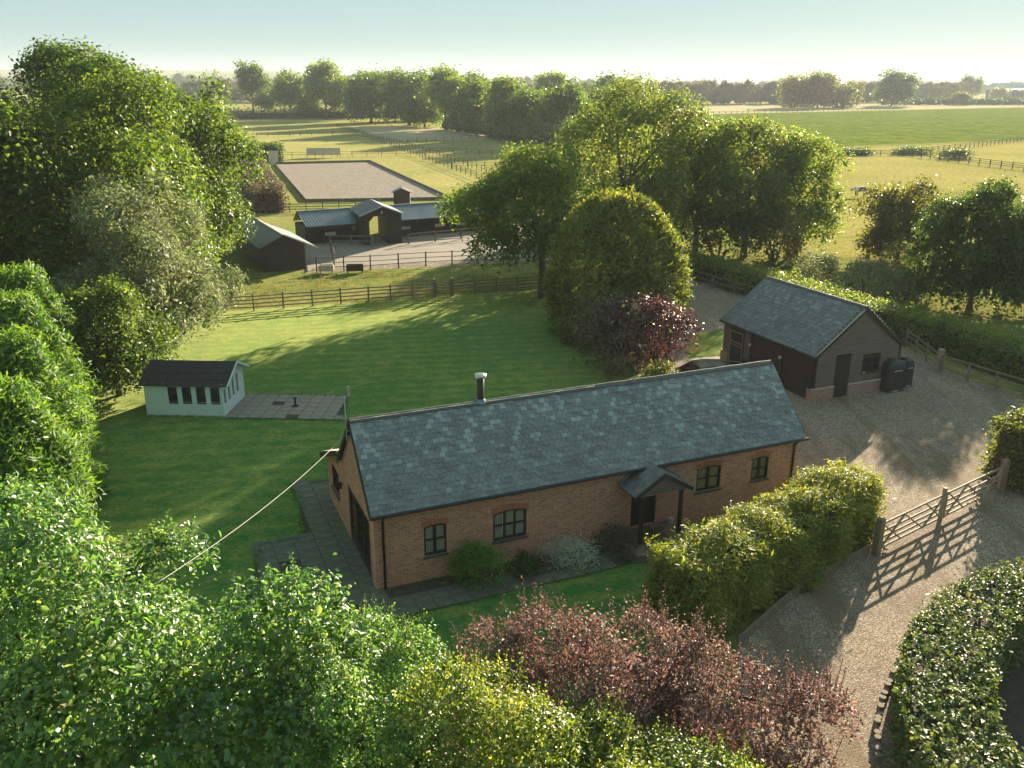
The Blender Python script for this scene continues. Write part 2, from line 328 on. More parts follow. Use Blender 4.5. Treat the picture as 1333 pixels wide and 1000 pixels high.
def window(parent, a0, a1, z0, z1, lights, axis, face, out, arch=.0, cur=None, matf='frame', sill=True, bars=1, soldier=False):
    """framed window in a wall; face is the wall plane, out the outward sign along the other axis"""
    def P(a, d, z): return (a, face + out * d, z) if axis == 'x' else (face + out * d, a, z)
    def bx(mb, a, b, d0, d1, za, zb):
        p, q = P(a, d0, za), P(b, d1, zb); return mb.box(min(p[0], q[0]), max(p[0], q[0]), min(p[1], q[1]), max(p[1], q[1]), za, zb)
    mb = MB(); t = .065
    bx(mb, a0, a0 + t, -.1, -.02, z0, z1); bx(mb, a1 - t, a1, -.1, -.02, z0, z1); bx(mb, a0 + t, a1 - t, -.1, -.02, z0, z0 + t)
    n = 10                                                             # arched head
    xs = [a0 + t + (a1 - a0 - 2 * t) * i / n for i in range(n + 1)]
    rise = lambda x: z1 - t - arch * (2 * (x - (a0 + a1) / 2) / (a1 - a0)) ** 2
    for x, y in zip(xs[:-1], xs[1:]):
        d0, d1 = -.1, -.02
        mb.hexa([P(x, d0, rise(x)), P(y, d0, rise(y)), P(y, d1, rise(y)), P(x, d1, rise(x)), P(x, d0, z1), P(y, d0, z1), P(y, d1, z1), P(x, d1, z1)])
    wd = (a1 - a0 - 2 * t) / lights
    for k in range(1, lights): bx(mb, a0 + t + wd * k - .045, a0 + t + wd * k + .045, -.095, -.025, z0 + t, z1 - t)
    wn = mb.build('window', M[matf], parent)
    zz = [z0 + t] + [z0 + t + (z1 - z0 - 2 * t) * (k + 1) / (bars + 1) for k in range(bars)] + [z1 - t]
    for k in range(lights):
        l0, l1 = a0 + t + wd * k + (.045 if k else 0), a0 + t + wd * (k + 1) - (.045 if k < lights - 1 else 0)
        for j in range(bars):
            m2 = MB(); bx(m2, l0, l1, -.085, -.035, zz[j + 1] - .022, zz[j + 1] + .022); m2.build('glazing_bar', M[matf], wn)
        for j in range(bars + 1):
            m3 = MB(); bx(m3, l0, l1, -.07, -.06, zz[j] + (.022 if j else 0), zz[j + 1] - (.022 if j < bars else 0)); m3.build('pane', M['glass'], wn)
        if cur:
            m4 = MB(); nn = 14
            for i in range(nn):
                xa, xb = l0 + (l1 - l0) * i / nn, l0 + (l1 - l0) * (i + 1) / nn; da, db = -.12 - .02 * (i % 2), -.12 - .02 * ((i + 1) % 2)
                m4.add([P(xa, da, z0 + t), P(xb, db, z0 + t), P(xb, db, z1 - t), P(xa, da, z1 - t)], [(0, 1, 2, 3)])
            m4.build('curtain', M[cur], wn)
    if sill:
        m5 = MB(); bx(m5, a0 - .05, a1 + .05, -.06, .07, z0 - .075, z0 - .002); m5.build('sill', M['sill'], wn)
    if soldier:
        m6 = MB(); k = int((a1 - a0 + .16) / .078)
        for i in range(k):
            a = a0 - .08 + (a1 - a0 + .16) * (i + .5) / k; zb = z1 + .004 - arch * min(1, (2 * (a - (a0 + a1) / 2) / (a1 - a0)) ** 2)
            bx(m6, a - .034, a + .034, -.05, .008, zb, zb + .225)
        tag(m6.build('brick_arch', M['voussoir'], wn), kind='stuff')
    return wn

def slates(parent, x0, x1, e0, e1, wdt, rows, mat, first=0, seed=0, name='slate'):
    """courses of slates on the slope from eave line e0=(y,z) to ridge e1=(y,z); the lowest-numbered `first` are parts, the rest one part"""
    rr = random.Random(seed); (ya, za), (yb, zb) = e0, e1; L = math.hypot(yb - ya, zb - za); gauge = L / rows; ln = gauge * 1.45
    ty, tz = (yb - ya) / L, (zb - za) / L; ny, nz = -tz * (1 if yb > ya else -1), abs(ty)
    pitch = math.atan2(tz, ty) if yb > ya else math.pi - math.atan2(tz, ty)
    lst = []
    for r in range(rows):
        off = (wdt / 2 if r % 2 else 0); x = x0 - off
        while x < x1 - .02:
            a, b = max(x, x0), min(x + wdt, x1)
            if b - a > .04: lst.append((r, a, b))
            x += wdt
    mb1 = MB(); t = .018; mb1.box(-wdt / 2 + .004, wdt / 2 - .004, 0, ln, 0, t); sm = mb1.mesh(name, mat)
    mid = (x0 + x1) / 2
    order = sorted(lst, key=lambda q: q[1] + q[0] * .01) if first else []
    chosen = set(order[:first]); rest = MB()
    sgn = 1 if yb > ya else -1
    for q in lst:
        r, a, b = q; s = r * gauge; lift = .03 + rr.uniform(0, .014); tip = rr.uniform(-.006, .006)
        if q in chosen and abs((b - a) - wdt) < 1e-6:
            base = Vector(((a + b) / 2, ya + ty * s + ny * lift, za + tz * s + nz * lift))
            o = link(name, sm, parent, base)
            yv = Vector((0, ty * L, tz * L)).normalized() * ln - Vector((0, ny, nz)) * .02
            yv.normalize(); xv = Vector((1, 0, 0)) if sgn > 0 else Vector((-1, 0, 0)); zv = xv.cross(yv)
            o.rotation_euler = Matrix((xv, yv, zv)).transposed().to_euler()
            o.rotation_euler.rotate_axis('Z', tip * .8)
        else:
            def P(x, d, up): return (x, ya + ty * (s + d) + ny * up, za + tz * (s + d) + nz * up)
            d1 = min(ln, L - s); l0, l1 = lift, lift - .02; j = rr.uniform(-.008, .008)
            rest.hexa([P(a + .004, j, l0), P(b - .004, j, l0), P(b - .004, d1, l1), P(a + .004, d1, l1), P(a + .004, j, l0 + t), P(b - .004, j, l0 + t), P(b - .004, d1, l1 + t), P(a + .004, d1, l1 + t)])
    tag(rest.build(name + '_courses', mat, parent), kind='stuff')

def pipe(parent, pts, r, mat, name='downpipe'):
    return MB().tube(pts, r, 8).build(name, M[mat], parent, smooth=True)

# --- brick cottage
HX, HE, HZ, HS, HT = 17.29, 3.05, 5.3, 4.477, 7.44
house = empty('brick_house', (-4.492, 25.362), R(23.09), label='long red brick cottage with blue slate roof and gabled porch', cat='house')
fw = [(1.7, 2.5, .9, 2.05), (4.2, 5.47, .93, 2.06), (9.72, 10.8, .33, 2.25), (12.55, 13.66, 1.28, 2.3), (15.1, 15.92, 1.3, 2.28)]
gw = [(.6, 3.7, .02, 2.3), (5.35, 6.6, .95, 1.95)]
wall([0, HX], lambda x: HE, fw, (0, .28), 'x').build('front_wall', M['brick_x'], house)
rearz = lambda y: HE + .25 - 1.25 * (y - HS) / (HT - HS)
gt = lambda y: (HE + (HZ - HE - .12) * (1 - abs(y - HS / 2) / (HS / 2))) if y <= HS else rearz(y) - .1
wall([.283, HS / 2, HS, HT], gt, gw, (0, .28), 'y').build('gable_wall', M['brick_y'], house)
wall([.283, HS / 2, HS], gt, [], (HX - .28, HX), 'y').build('gable_wall', M['brick_y'], house)
wall([.283, 9.4], lambda x: rearz(HT) - .12, [], (HT - .28, HT - .003), 'x').build('rear_wall', M['brick_x'], house)
wall([9.4, HX - .283], lambda x: HE, [], (HS - .28, HS), 'x').build('rear_wall', M['brick_x'], house)
OV = .12
roof = MB()
for (ya, yb) in ((-.22, HS / 2), (HS + .22, HS / 2)):
    za = HE - .18
    roof.hexa([(-OV, ya, za - .06), (HX + OV, ya, za - .06), (HX + OV, yb, HZ - .08), (-OV, yb, HZ - .08), (-OV, ya, za), (HX + OV, ya, za), (HX + OV, yb, HZ - .02), (-OV, yb, HZ - .02)])
roof = roof.build('roof', M['deck'], house)
slates(roof, -OV, HX + OV + .02, (-.26, HE - .2), (HS / 2, HZ - .02), .22, 19, M['slate'], 300, 3)
slates(roof, -OV, HX + OV + .02, (HS + .26, HE - .2), (HS / 2, HZ - .02), .262, 13, M['slate'], 0, 4, 'rear_slate')
rt = MB().prism([(-.15, -.085), (-.02, .03), (.02, .03), (.15, -.085), (.13, -.11), (0, .0), (-.13, -.11)], 'x', 0, .445).mesh('ridge_tile', M['ridge'])
for k in range(39): link('ridge_tile', rt, roof, (-OV + k * .449, HS / 2, HZ + .045 + .006 * math.sin(k * 2.1)))
MB().bar((-.1, HS / 2 - .09, HZ + .035), (HX * .53, HS / 2 - .09, HZ + .035), .03, .02).build('mortar_bedding', M['mortar'], roof)
for x in (-OV - .02, HX + OV + .03):
    MB().bar((x, -.26, HE - .27), (x, HS / 2, HZ - .09), .035, .17).bar((x, HS / 2, HZ - .09), (x, HS + .26, HE - .27), .035, .17).build('bargeboard', M['black'], roof)
MB().tube([(-OV - .04, -.33, HE - .2), (HX + OV + .08, -.33, HE - .2)], .062, 8).build('gutter', M['black'], roof)
pipe(house, [(.3, -.31, HE - .23), (.3, -.06, HE - .5), (.3, -.06, .02)], .042, 'black')
pipe(house, [(17.08, -.31, HE - .23), (17.08, -.06, HE - .5), (17.08, -.06, .02)], .042, 'black')
lean = MB().hexa([(-.16, HS, HE + .2), (9.5, HS, HE + .2), (9.5, HT + .45, rearz(HT) - .2), (-.16, HT + .45, rearz(HT) - .2), (-.16, HS, HE + .27), (9.5, HS, HE + .27), (9.5, HT + .45, rearz(HT) - .12), (-.16, HT + .45, rearz(HT) - .12)]).build('rear_roof', M['paleboard'], house)  # pale colour stands in for sunlight on this roof
MB().bar((-.2, HS + .15, HE + .1), (-.2, HT + .47, rearz(HT) - .27), .04, .2).build('fascia_board', M['black'], lean)
window(house, 1.7, 2.5, .9, 2.05, 2, 'x', 0, -1, .07, 'curtain', soldier=True)
window(house, 4.2, 5.47, .93, 2.06, 3, 'x', 0, -1, .1, 'curtain', soldier=True)
window(house, 12.55, 13.66, 1.28, 2.3, 2, 'x', 0, -1, .09, 'blind', soldier=True)
window(house, 15.1, 15.92, 1.3, 2.28, 2, 'x', 0, -1, .08, 'blind', soldier=True)
window(house, 5.35, 6.6, .95, 1.95, 3, 'y', 0, -1, 0, None, sill=True)
fd = MB()
for y in (.6, 1.6, 2.65, 3.63): fd.box(.03, .1, y, y + .07, .02, 2.3)
fd.box(.03, .1, .67, 3.63, 2.22, 2.3).box(.03, .1, .67, 3.63, .02, .12)
fd = fd.build('french_door', M['black'], house)
for a, b in ((.67, 1.6), (1.67, 2.65), (2.72, 3.63)):
    MB().box(.045, .09, a, a + .09, .12, 2.22).box(.045, .09, b - .09, b, .12, 2.22).box(.045, .09, a + .09, b - .09, .12, .5).box(.045, .09, a + .09, b - .09, 2.1, 2.22).build('door_leaf', M['frame'], fd)
    MB().box(.06, .07, a + .09, b - .09, .5, 2.1).build('pane', M['glass'], fd)
for y in (4.55,):
    MB().box(-.16, -.06, y - .06, y + .06, 1.75, 2.0).bar((-.06, y, 1.9), (.0, y, 1.9), .03, .03).build('wall_lantern', M['black'], house)
dr = MB().box(9.72, 9.8, .06, .16, .33, 2.25).box(10.72, 10.8, .06, .16, .33, 2.25).box(9.8, 10.72, .06, .16, 2.15, 2.25).build('door', M['frame'], house)
for a, b in ((9.8, 10.25), (10.27, 10.72)):
    mb = MB().box(a, b, .09, .14, .35, 2.14)
    for zz in (.5, 1.2): mb.box(a + .08, b - .08, .075, .089, zz, zz + .55)
    mb.build('door_leaf', M['black'], dr)
MB().tube([(10.22, .06, 1.25), (10.22, .06, 1.45)], .012, 6).build('handle', M['steel'], dr)
# porch
pr = MB(); px, pz, ez, ph = 10.28, 3.0, 2.27, 1.17
for s in (-1, 1):
    pr.hexa([(px, -1.22, pz - .05), (px + s * ph, -1.22, ez - .05), (px + s * ph, -.003, ez - .05), (px, -.003, pz - .05), (px, -1.22, pz), (px + s * ph, -1.22, ez), (px + s * ph, -.003, ez), (px, -.003, pz)])
pr = pr.build('porch', M['deck'], house)
for s in (-1, 1):
    mb = MB(); nr, nc = 6, 5; rr = random.Random(8 + s)
    for r in range(nr):
        for k in range(nc + (r % 2)):
            ya = -1.25 + (k - .5 * (r % 2)) * .25; yb = min(ya + .245, -.01); ya = max(ya, -1.25)
            if yb - ya < .05: continue
            f0, f1 = 1.03 - r / nr, max(0, 1.03 - (r + 1.4) / nr); l = .022 + rr.uniform(0, .006)
            Q = lambda f, y, u: (px + s * ph * f, y, pz + (ez - pz) * f + u)
            mb.hexa([Q(f0, ya, l), Q(f0, yb, l), Q(f1, yb, l - .014), Q(f1, ya, l - .014), Q(f0, ya, l + .012), Q(f0, yb, l + .012), Q(f1, yb, l), Q(f1, ya, l)])
    tag(mb.build('porch_slates', M['slate_b'], pr), kind='stuff')
    MB().bar((px, -.04, pz + .06), (px + s * ph * 1.03, -.04, ez + .04), .1, .05).build('lead_flashing', M['lead'], pr)
    MB().bar((px, -1.27, pz - .06), (px + s * (ph + .05), -1.27, ez - .08), .04, .14).build('bargeboard', M['brown'], pr)
    MB().box(px + s * .82 - .06, px + s * .82 + .06, -1.2, -1.08, .3, ez + .02).build('post', M['brown'], pr)
for k in range(5):
    z0 = ez - .05 + k * .14; hw = (ph - .06) * (1 - k * .14 / (pz - ez)) ; 
    MB().prism([(px - hw, z0), (px + hw, z0), (px + hw * .82, z0 + .135), (px - hw * .82, z0 + .135)], 'y', -1.225, -1.2).build('gable_board', M['board'], pr)
MB().box(px - 1.35, px + 1.4, -1.9, -.004, -.1, .31).box(px - 1.0, px + 1.0, -2.25, -1.903, -.1, .16).build('porch_step', M['step'], house)
MB().tube([(px + 1.12, -.18, .31), (px + 1.12, -.18, .5)], [.09, .12], 10).build('flower_pot', M['pot'], house)
# flue, mast
fl = MB().tube([(4.64, HS / 2 + .05, HZ - .2), (4.64, HS / 2 + .05, HZ + .92)], .13, 14).build('flue', M['brown'], house, smooth=True)
MB().tube([(4.64, HS / 2 + .05, HZ + .9), (4.64, HS / 2 + .05, HZ + .94), (4.64, HS / 2 + .05, HZ + 1.03), (4.64, HS / 2 + .05, HZ + 1.06)], [.15, .22, .22, .1], 14).build('flue_cowl', M['steel'], fl, smooth=True)
MB().tube([(4.64, HS / 2 + .05, HZ - .02), (4.64, HS / 2 + .05, HZ + .12)], [.24, .15], 14).build('flue_flashing', M['lead'], fl)
MB().tube([(-.22, HS / 2 + .05, HZ - .75), (-.22, HS / 2 + .05, HZ + .85)], .022, 6).box(-.22, 0, HS / 2 + .03, HS / 2 + .07, HZ - .65, HZ - .6).box(-.22, 0, HS / 2 + .03, HS / 2 + .07, HZ - .4, HZ - .36).build('aerial_mast', M['galv'], house)

# --- timber barn
BL, BW, BE, BZ = 8.0, 5.85, 2.6, 4.93
barn = empty('timber_barn', (16.054, 44.035), R(113.09), label='dark weatherboarded barn with grey slate roof beside the gravel yard', cat='barn')
# local x: along the long front (away from the yard), local y: negative goes across the gable
def by(gx): return -gx
MB().box(.06, BL - .06, -BW + .06, -.06, -.2, BE).build('inner_wall', M['deck'], barn)
gi = MB().prism([(-.06, BE), (-BW / 2, BZ - .12), (-BW + .06, BE)], 'x', .06, BL - .06).build('inner_gable', M['deck'], barn)
for ya, yb in ((-1.38, .02), (-BW - .02, -2.36)):
    pl = MB().box(-.1, .055, ya, yb, -.2, .66).build('brick_plinth', M['plinth'], barn)
    MB().box(-.12, .07, ya - .005, yb + .01, .662, .71).build('plinth_cap', M['paleboard'], pl)
MB().box(7.35, BL + .06, -.055, .1, -.2, .66).build('brick_plinth', M['plinth'], barn)
MB().box(-.095, .35, .023, .1, -.2, .66).build('brick_plinth', M['plinth'], barn)
def board(mb, parent): return mb.build('weatherboard', M['board'], parent)
gwall = MB().box(.046, .058, -BW + .02, -.02, .71, BE).build('gable_wall', M['darkboard'], barn)
for ya in (-BW - .03, -.07): MB().box(-.075, .05, ya, ya + .1, .715, BE - .1).build('corner_board', M['darkboard'], barn)
nb = 24; bh = (BZ - .1 - .71) / nb
holes = [(1.36, 2.38, 0, 2.28), (3.22, 4.48, 1.2, 2.1)]
for k in range(nb):
    z0 = .71 + k * bh; z1 = z0 + bh + .025
    half = BW / 2 if z0 < BE else BW / 2 * (1 - (z0 - BE) / (BZ - BE)); a, b = BW / 2 - half, BW / 2 + half
    seg = [(a + .02, b - .02)]
    for h0, h1, hz0, hz1 in holes:
        if z0 < hz1 and z1 > hz0: seg = [s2 for s0, s1 in seg for s2 in ((s0, min(s1, h0)), (max(s0, h1), s1)) if s2[1] - s2[0] > .05]
    for s0, s1 in seg:
        board(MB().hexa([(-.06, -s1, z0), (-.06, -s0, z0), (.045, -s0, z0), (.045, -s1, z0), (-.008, -s1, z1), (-.008, -s0, z1), (.045, -s0, z1), (.045, -s1, z1)]), gwall)
gd = MB().box(-.045, .05, -2.37, -1.37, .03, 2.28).build('door', M['brown'], barn)
for k in range(6): MB().box(-.062, -.047, -2.34 + k * .158, -2.34 + k * .158 + .15, .06, 2.25).build('plank', M['brown'], gd)
wn = window(barn, -4.46, -3.24, 1.22, 2.08, 2, 'y', -.03, -1, 0, None, 'brown', bars=1)
for k in range(5):
    MB().box(-.14, -.05, -3.4 - k * .2, -3.32 - k * .2, 1.2, 1.27 + .03 * (k % 2)).build('window_box_pot', M['paleboard'] if k == 0 else M['brown'], wn)
# long front with doors
lw = MB().box(0, BL, -.055, .0, .0, BE - .02).build('front_wall', M['darkboard'], barn)
k = 0
for z in np.arange(.7, BE - .1, .165):
    for a, b in ((7.36, BL), (5.35, 6.0)):
        board(MB().hexa([(a, .02, z), (b, .02, z), (b, .0, z), (a, .0, z), (a, .012, z + .18), (b, .012, z + .18), (b, .0, z + .18), (a, .0, z + .18)]), lw)
def barn_door(a, b, mat, n):
    d = MB().box(a, b, .003, .03, .03, 2.3).build('door', M[mat], barn)
    for i in range(n):
        wdt = (b - a) / n; MB().box(a + i * wdt + .006, a + (i + 1) * wdt - .006, .031, .05, .06, 2.27).build('plank', M[mat], d)
    return d
barn_door(.45, 2.45, 'brown', 11); barn_door(2.75, 5.2, 'brown', 13); sd = barn_door(6.05, 7.3, 'darkboard', 7)
for z in (2.05, 1.42, 1.22): MB().box(6.05, 7.3, .051, .075, z, z + .09).build('rail', M['post'], sd)
for x in (6.05, 7.22): MB().box(x, x + .08, .052, .078, .1, 2.14).build('stile', M['post'], sd)
MB().bar((6.1, .085, .4), (7.25, .085, .15), .03, .09).build('brace', M['post'], sd)
for x in (5.27, 2.6):
    MB().box(x - .09, x + .09, 0, .12, 0, BE - .05).build('post', M['brown'], barn)
    MB().box(x - .05, x + .05, .13, .24, 1.65, 1.8).build('wall_lamp', M['paleboard'], barn)
MB().box(.1, .36, -.03, .1, .66, BE - .05).build('corner_post', M['brown'], barn)
br_ = MB()
for (ya, yb) in ((.16, -BW / 2), (-BW - .16, -BW / 2)):
    br_.hexa([(-.15, ya, BE - .13), (BL + .15, ya, BE - .13), (BL + .15, yb, BZ - .08), (-.15, yb, BZ - .08), (-.15, ya, BE - .07), (BL + .15, ya, BE - .07), (BL + .15, yb, BZ - .02), (-.15, yb, BZ - .02)])
broof = br_.build('roof', M['deck'], barn)
def slates_y(parent, mat, seed):
    rr = random.Random(seed); mb = MB(); rows = 17
    for ya, yb in ((.2, -BW / 2), (-BW - .2, -BW / 2)):
        L = math.hypot(yb - ya, BZ - BE + .1); ga = L / rows
        for r in range(rows):
            x = -.17 - (.13 if r % 2 else 0)
            while x < BL + .15:
                a, b = max(x, -.17) + .004, min(x + .26, BL + .17) - .004; x += .26
                if b - a < .04: continue
                f0, f1 = r / rows, min(1, (r + 1.4) / rows); l = .028 + rr.uniform(0, .012)
                Q = lambda f, xx, u: (xx, ya + (yb - ya) * f, BE - .11 + (BZ - BE + .1) * f + u)
                mb.hexa([Q(f0, a, l), Q(f0, b, l), Q(f1, b, l - .02), Q(f1, a, l - .02), Q(f0, a, l + .012), Q(f0, b, l + .012), Q(f1, b, l - .008), Q(f1, a, l - .008)])
    tag(mb.build('slate_courses', mat, parent), kind='stuff')
slates_y(broof, M['slate_b'], 21)
for k in range(19): link('ridge_tile', rt, broof, (-.15 + k * .449 * .97, -BW / 2, BZ + .04 + .005 * math.sin(k * 1.7)))
for x in (-.17, BL + .17):
    MB().bar((x, .2, BE - .16), (x, -BW / 2, BZ - .1), .035, .16).bar((x, -BW / 2, BZ - .1), (x, -BW - .2, BE - .16), .035, .16).build('bargeboard', M['brown'], broof)
MB().bar((-.2, .16, BE + .03), (-.2, -BW / 2 + .2, BZ - .12), .05, .03).build('verge_mortar', M['mortar'], broof)
MB().tube([(-.2, .24, BE - .14), (BL + .2, .24, BE - .14)], .055, 8).build('gutter', M['black'], broof)

# --- white summerhouse
SW, SD, SE_, SZ = 4.0, 3.1, 1.76, 2.48
sh = empty('summerhouse', (-18.5, 41.35), R(-2), label='white painted timber summerhouse with dark felt roof on the lawn', cat='summerhouse')
fwin = [(1.12 + .72 * k, 1.12 + .72 * k + .61, .58, 1.62) for k in range(4)]
swin = [(.12 + .62 * k, .12 + .62 * k + .4, .55, 1.45 + .12 * min(k, 2)) for k in range(4)]
gts = lambda y: SE_ + (SZ - SE_ - .06) * (1 - abs(y - SD / 2) / (SD / 2))
wall([0, SW], lambda x: SE_, fwin, (0, .06), 'x').build('front_wall', M['white'], sh)
wall([.063, SD / 2, SD], gts, swin, (SW - .06, SW), 'y').build('side_wall', M['white'], sh)
wall([.063, SD / 2, SD], gts, [], (0, .06), 'y').build('side_wall', M['white'], sh)
wall([.063, SW - .063], lambda x: SE_, [], (SD - .06, SD - .003), 'x').build('rear_wall', M['white'], sh)
for q in fwin: window(sh, *q, 1, 'x', 0, -1, 0, None, 'white', sill=False, bars=0)
for q in swin: window(sh, *q, 1, 'y', SW, 1, 0, None, 'white', sill=False, bars=0)
for z in np.arange(.14, .78, .155): MB().box(0, SW, -.012, -.001, z, z + .012).build('board_line', M['white'], sh)
MB().box(.05, .1, -.03, 0, 0, SE_).box(1.0, 1.06, -.03, 0, 0, SE_).box(SW - .06, SW + .02, -.03, 0, 0, SE_).build('corner_trim', M['white'], sh)
sr = MB()
for ya, yb in ((-.17, SD / 2), (SD + .17, SD / 2)):
    za = SE_ - .07
    sr.hexa([(-.2, ya, za - .04), (SW + .3, ya, za - .04), (SW + .3, yb, SZ - .04), (-.2, yb, SZ - .04), (-.2, ya, za), (SW + .3, ya, za), (SW + .3, yb, SZ), (-.2, yb, SZ)])
sr = sr.build('roof', M['felt'], sh)
MB().bar((SW + .32, -.19, SE_ - .11), (SW + .32, SD / 2, SZ - .04), .03, .12).bar((SW + .32, SD / 2, SZ - .04), (SW + .32, SD + .19, SE_ - .11), .03, .12).build('bargeboard', M['white'], sr)
for k in range(1, 4): MB().bar((-.2, -.17 + k * .43, SE_ - .062 + k * .43 * .458), (SW + .3, -.17 + k * .43, SE_ - .062 + k * .43 * .458), .03, .012).build('felt_lap', M['felt'], sr)
MB().box(-.02, SW + .02, -.05, SD, -.05, .06).build('base', M['paleboard'], sh)

# --- stable block, arch, end shed, hut
def corrugated(parent, x0, x1, ya, za, yb, zb, mat, per=.3, amp=.028, name='corrugated_roof'):
    n = int((x1 - x0) / per * 6); xs = np.linspace(x0, x1, n + 1); V, F = [], []
    for (y, z) in ((ya, za), (yb, zb)):
        for x in xs: V.append((x, y, z + amp * math.cos((x - x0) / per * 2 * math.pi)))
    for i in range(n): F.append((i, i + 1, n + 2 + i, n + 1 + i))
    return link(name, array_mesh(name, V, F, mat, True), parent)
def plank_wall(parent, a, b, y, z0, z1, mat, out, wdt=.3):
    n = max(1, int((b - a) / wdt)); w_ = (b - a) / n
    for i in range(n): MB().box(a + i * w_ + .006, a + (i + 1) * w_ - .006, min(y, y + out), max(y, y + out), z0, z1).build('plank', mat, parent)
SA = R(29.5)
st = empty('stable_block', (-21.7, 90.8), SA, label='long low black stable block with ribbed metal roof and half doors', cat='stable')
SE2, SR2, SDp = 1.85, 3.05, 4.2
def stable_run(x0, x1, doors):
    MB().box(x0, x1, .05, SDp - .4, -.2, SE2 - .05).build('wall', M['darkboard'], st)
    rf = corrugated(st, x0 - .1, x1 + .1, -.75, SE2 + .02, SDp / 2 + .4, SR2, M['corr'])
    corrugated(st, x0 - .1, x1 + .1, SDp, SE2 + .02, SDp / 2 + .4, SR2, M['corr'])
    MB().bar((x0 - .12, SDp / 2 + .4, SR2 + .05), (x1 + .12, SDp / 2 + .4, SR2 + .05), .3, .05).build('ridge_cap', M['corr_l'], rf)
    MB().bar((x0 - .1, -.74, SE2 - .1), (x1 + .1, -.74, SE2 - .1), .03, .16).build('fascia_board', M['brown'], rf)
    plank_wall(st, x0, x1, .05, .0, SE2 - .06, M['darkboard'], -.025, .42)
    for d, kind in doors:
        dd = MB().box(d, d + 1.25, -.02, .022, .03, 1.08).build('door', M['brown'], st)
        if kind == 'w': MB().box(d + .03, d + 1.22, -.05, -.022, .72, 1.06).build('kick_plate', M['paleboard'], dd)
        MB().box(d + .04, d + 1.21, -.012, .02, 1.1, 1.72).build('open_hatch', M['black'], st)  # solid black panel stands in for the darkness behind the open hatch
        if kind == 'h': MB().box(d + 1.3, d + 1.8, -.05, -.005, 1.08, 1.55).build('notice_board', M['gatewood'], st)
stable_run(.2, 6.2, [(.4, 'g'), (2.2, 'w'), (3.9, 'h')]); stable_run(10.3, 22.5, [(10.7, 'w'), (12.9, 'g'), (14.9, 'w'), (17.5, 'w')])
for x in (1.9, 3.7, 5.7, 12.4, 14.5, 17.0): MB().box(x, x + .1, -.72, -.6, 0, SE2).build('post', M['brown'], st)
ar = empty('stable_archway', (-15.5, 90.45), R(21), label='gabled black archway through the stable block', cat='archway')
AW, AD, AE, AZ = 4.1, 5.2, 3.15, 4.0
wall([0, AW / 2, AW], lambda x: AE + (AZ - AE) * (1 - abs(x - AW / 2) / (AW / 2)) - .04, [(.7, 2.75, -.3, 2.9)], (0, .16), 'x').build('front_wall', M['darkboard'], ar)
for s in (-1, 1):                                                     # chamfered corners of the opening
    xx = .7 if s < 0 else 2.75
    MB().prism([(xx, 2.9), (xx, 2.35), (xx + (.5 if s < 0 else -.5), 2.9)], 'y', .01, .15).build('opening_brace', M['darkboard'], ar)
wall([0, AW / 2, AW], lambda x: AE + (AZ - AE) * (1 - abs(x - AW / 2) / (AW / 2)) - .04, [(.7, 2.75, -.3, 2.9)], (AD - .16, AD), 'x').build('rear_wall', M['darkboard'], ar)
MB().box(0, .12, .163, AD - .163, -.1, AE).box(2.75, 2.9, .163, AD - .163, -.1, AE).box(AW - .12, AW, .163, AD - .163, -.1, AE).build('side_wall', M['brown'], ar)
plank_wall(ar, 2.9, AW, -.001, 0, 3.0, M['darkboard'], -.03, .3)
for s in (-1, 1):
    MB().hexa([(AW / 2, -.35, AZ - .05), (AW / 2 + s * 2.4, -.35, AE - .16), (AW / 2 + s * 2.4, AD + .3, AE - .16), (AW / 2, AD + .3, AZ - .05), (AW / 2, -.35, AZ + .03), (AW / 2 + s * 2.4, -.35, AE - .08), (AW / 2 + s * 2.4, AD + .3, AE - .08), (AW / 2, AD + .3, AZ + .03)]).build('roof', M['corr_d'] if s < 0 else M['corr_l'], ar)  # left slope coloured as shaded, right slope as sunlit
    MB().bar((AW / 2, -.38, AZ - .03), (AW / 2 + s * 2.42, -.38, AE - .14), .03, .13).build('bargeboard', M['galv'], ar)
MB().box(AW / 2 - .07, AW / 2 + .07, -.12, -.004, 3.15, 3.4).build('lamp', M['paleboard'], ar)
es = empty('stable_shed', (-22.0, 76.5), R(28), label='tall black end shed with sheet roof coloured lit grey and shaded dark', cat='shed')
EW, ED, EE, EZ = 3.7, 12.6, 2.35, 3.2
wall([0, EW / 2, EW], lambda x: EE + (EZ - EE) * (1 - abs(x - EW / 2) / (EW / 2)) - .04, [], (0, .1), 'x').build('front_wall', M['darkboard'], es)
plank_wall(es, 0, EW, -.001, 0, 2.3, M['darkboard'], -.025, .33)
MB().box(0, .1, .103, ED, -.1, EE - .02).box(EW - .1, EW, .103, ED, -.1, EE - .02).box(.103, EW - .103, ED - .1, ED, -.1, EE).build('side_wall', M['darkboard'], es)
MB().hexa([(-.35, -.3, EE - .22), (EW / 2, -.3, EZ - .02), (EW / 2, ED, EZ - .02), (-.35, ED, EE - .22), (-.35, -.3, EE - .16), (EW / 2, -.3, EZ + .04), (EW / 2, ED, EZ + .04), (-.35, ED, EE - .16)]).build('roof', M['corr_d'], es)  # left slope: shade put into the sheet colour
MB().hexa([(EW / 2, -.3, EZ - .02), (EW + 1.15, -.3, EE - .5), (EW + 1.15, ED * .74, EE - .5), (EW / 2, ED * .74, EZ - .02), (EW / 2, -.3, EZ + .04), (EW + 1.15, -.3, EE - .44), (EW + 1.15, ED * .74, EE - .44), (EW / 2, ED * .74, EZ + .04)]).build('roof', M['corr_l'], es)  # right slope: sunlight put into the sheet colour
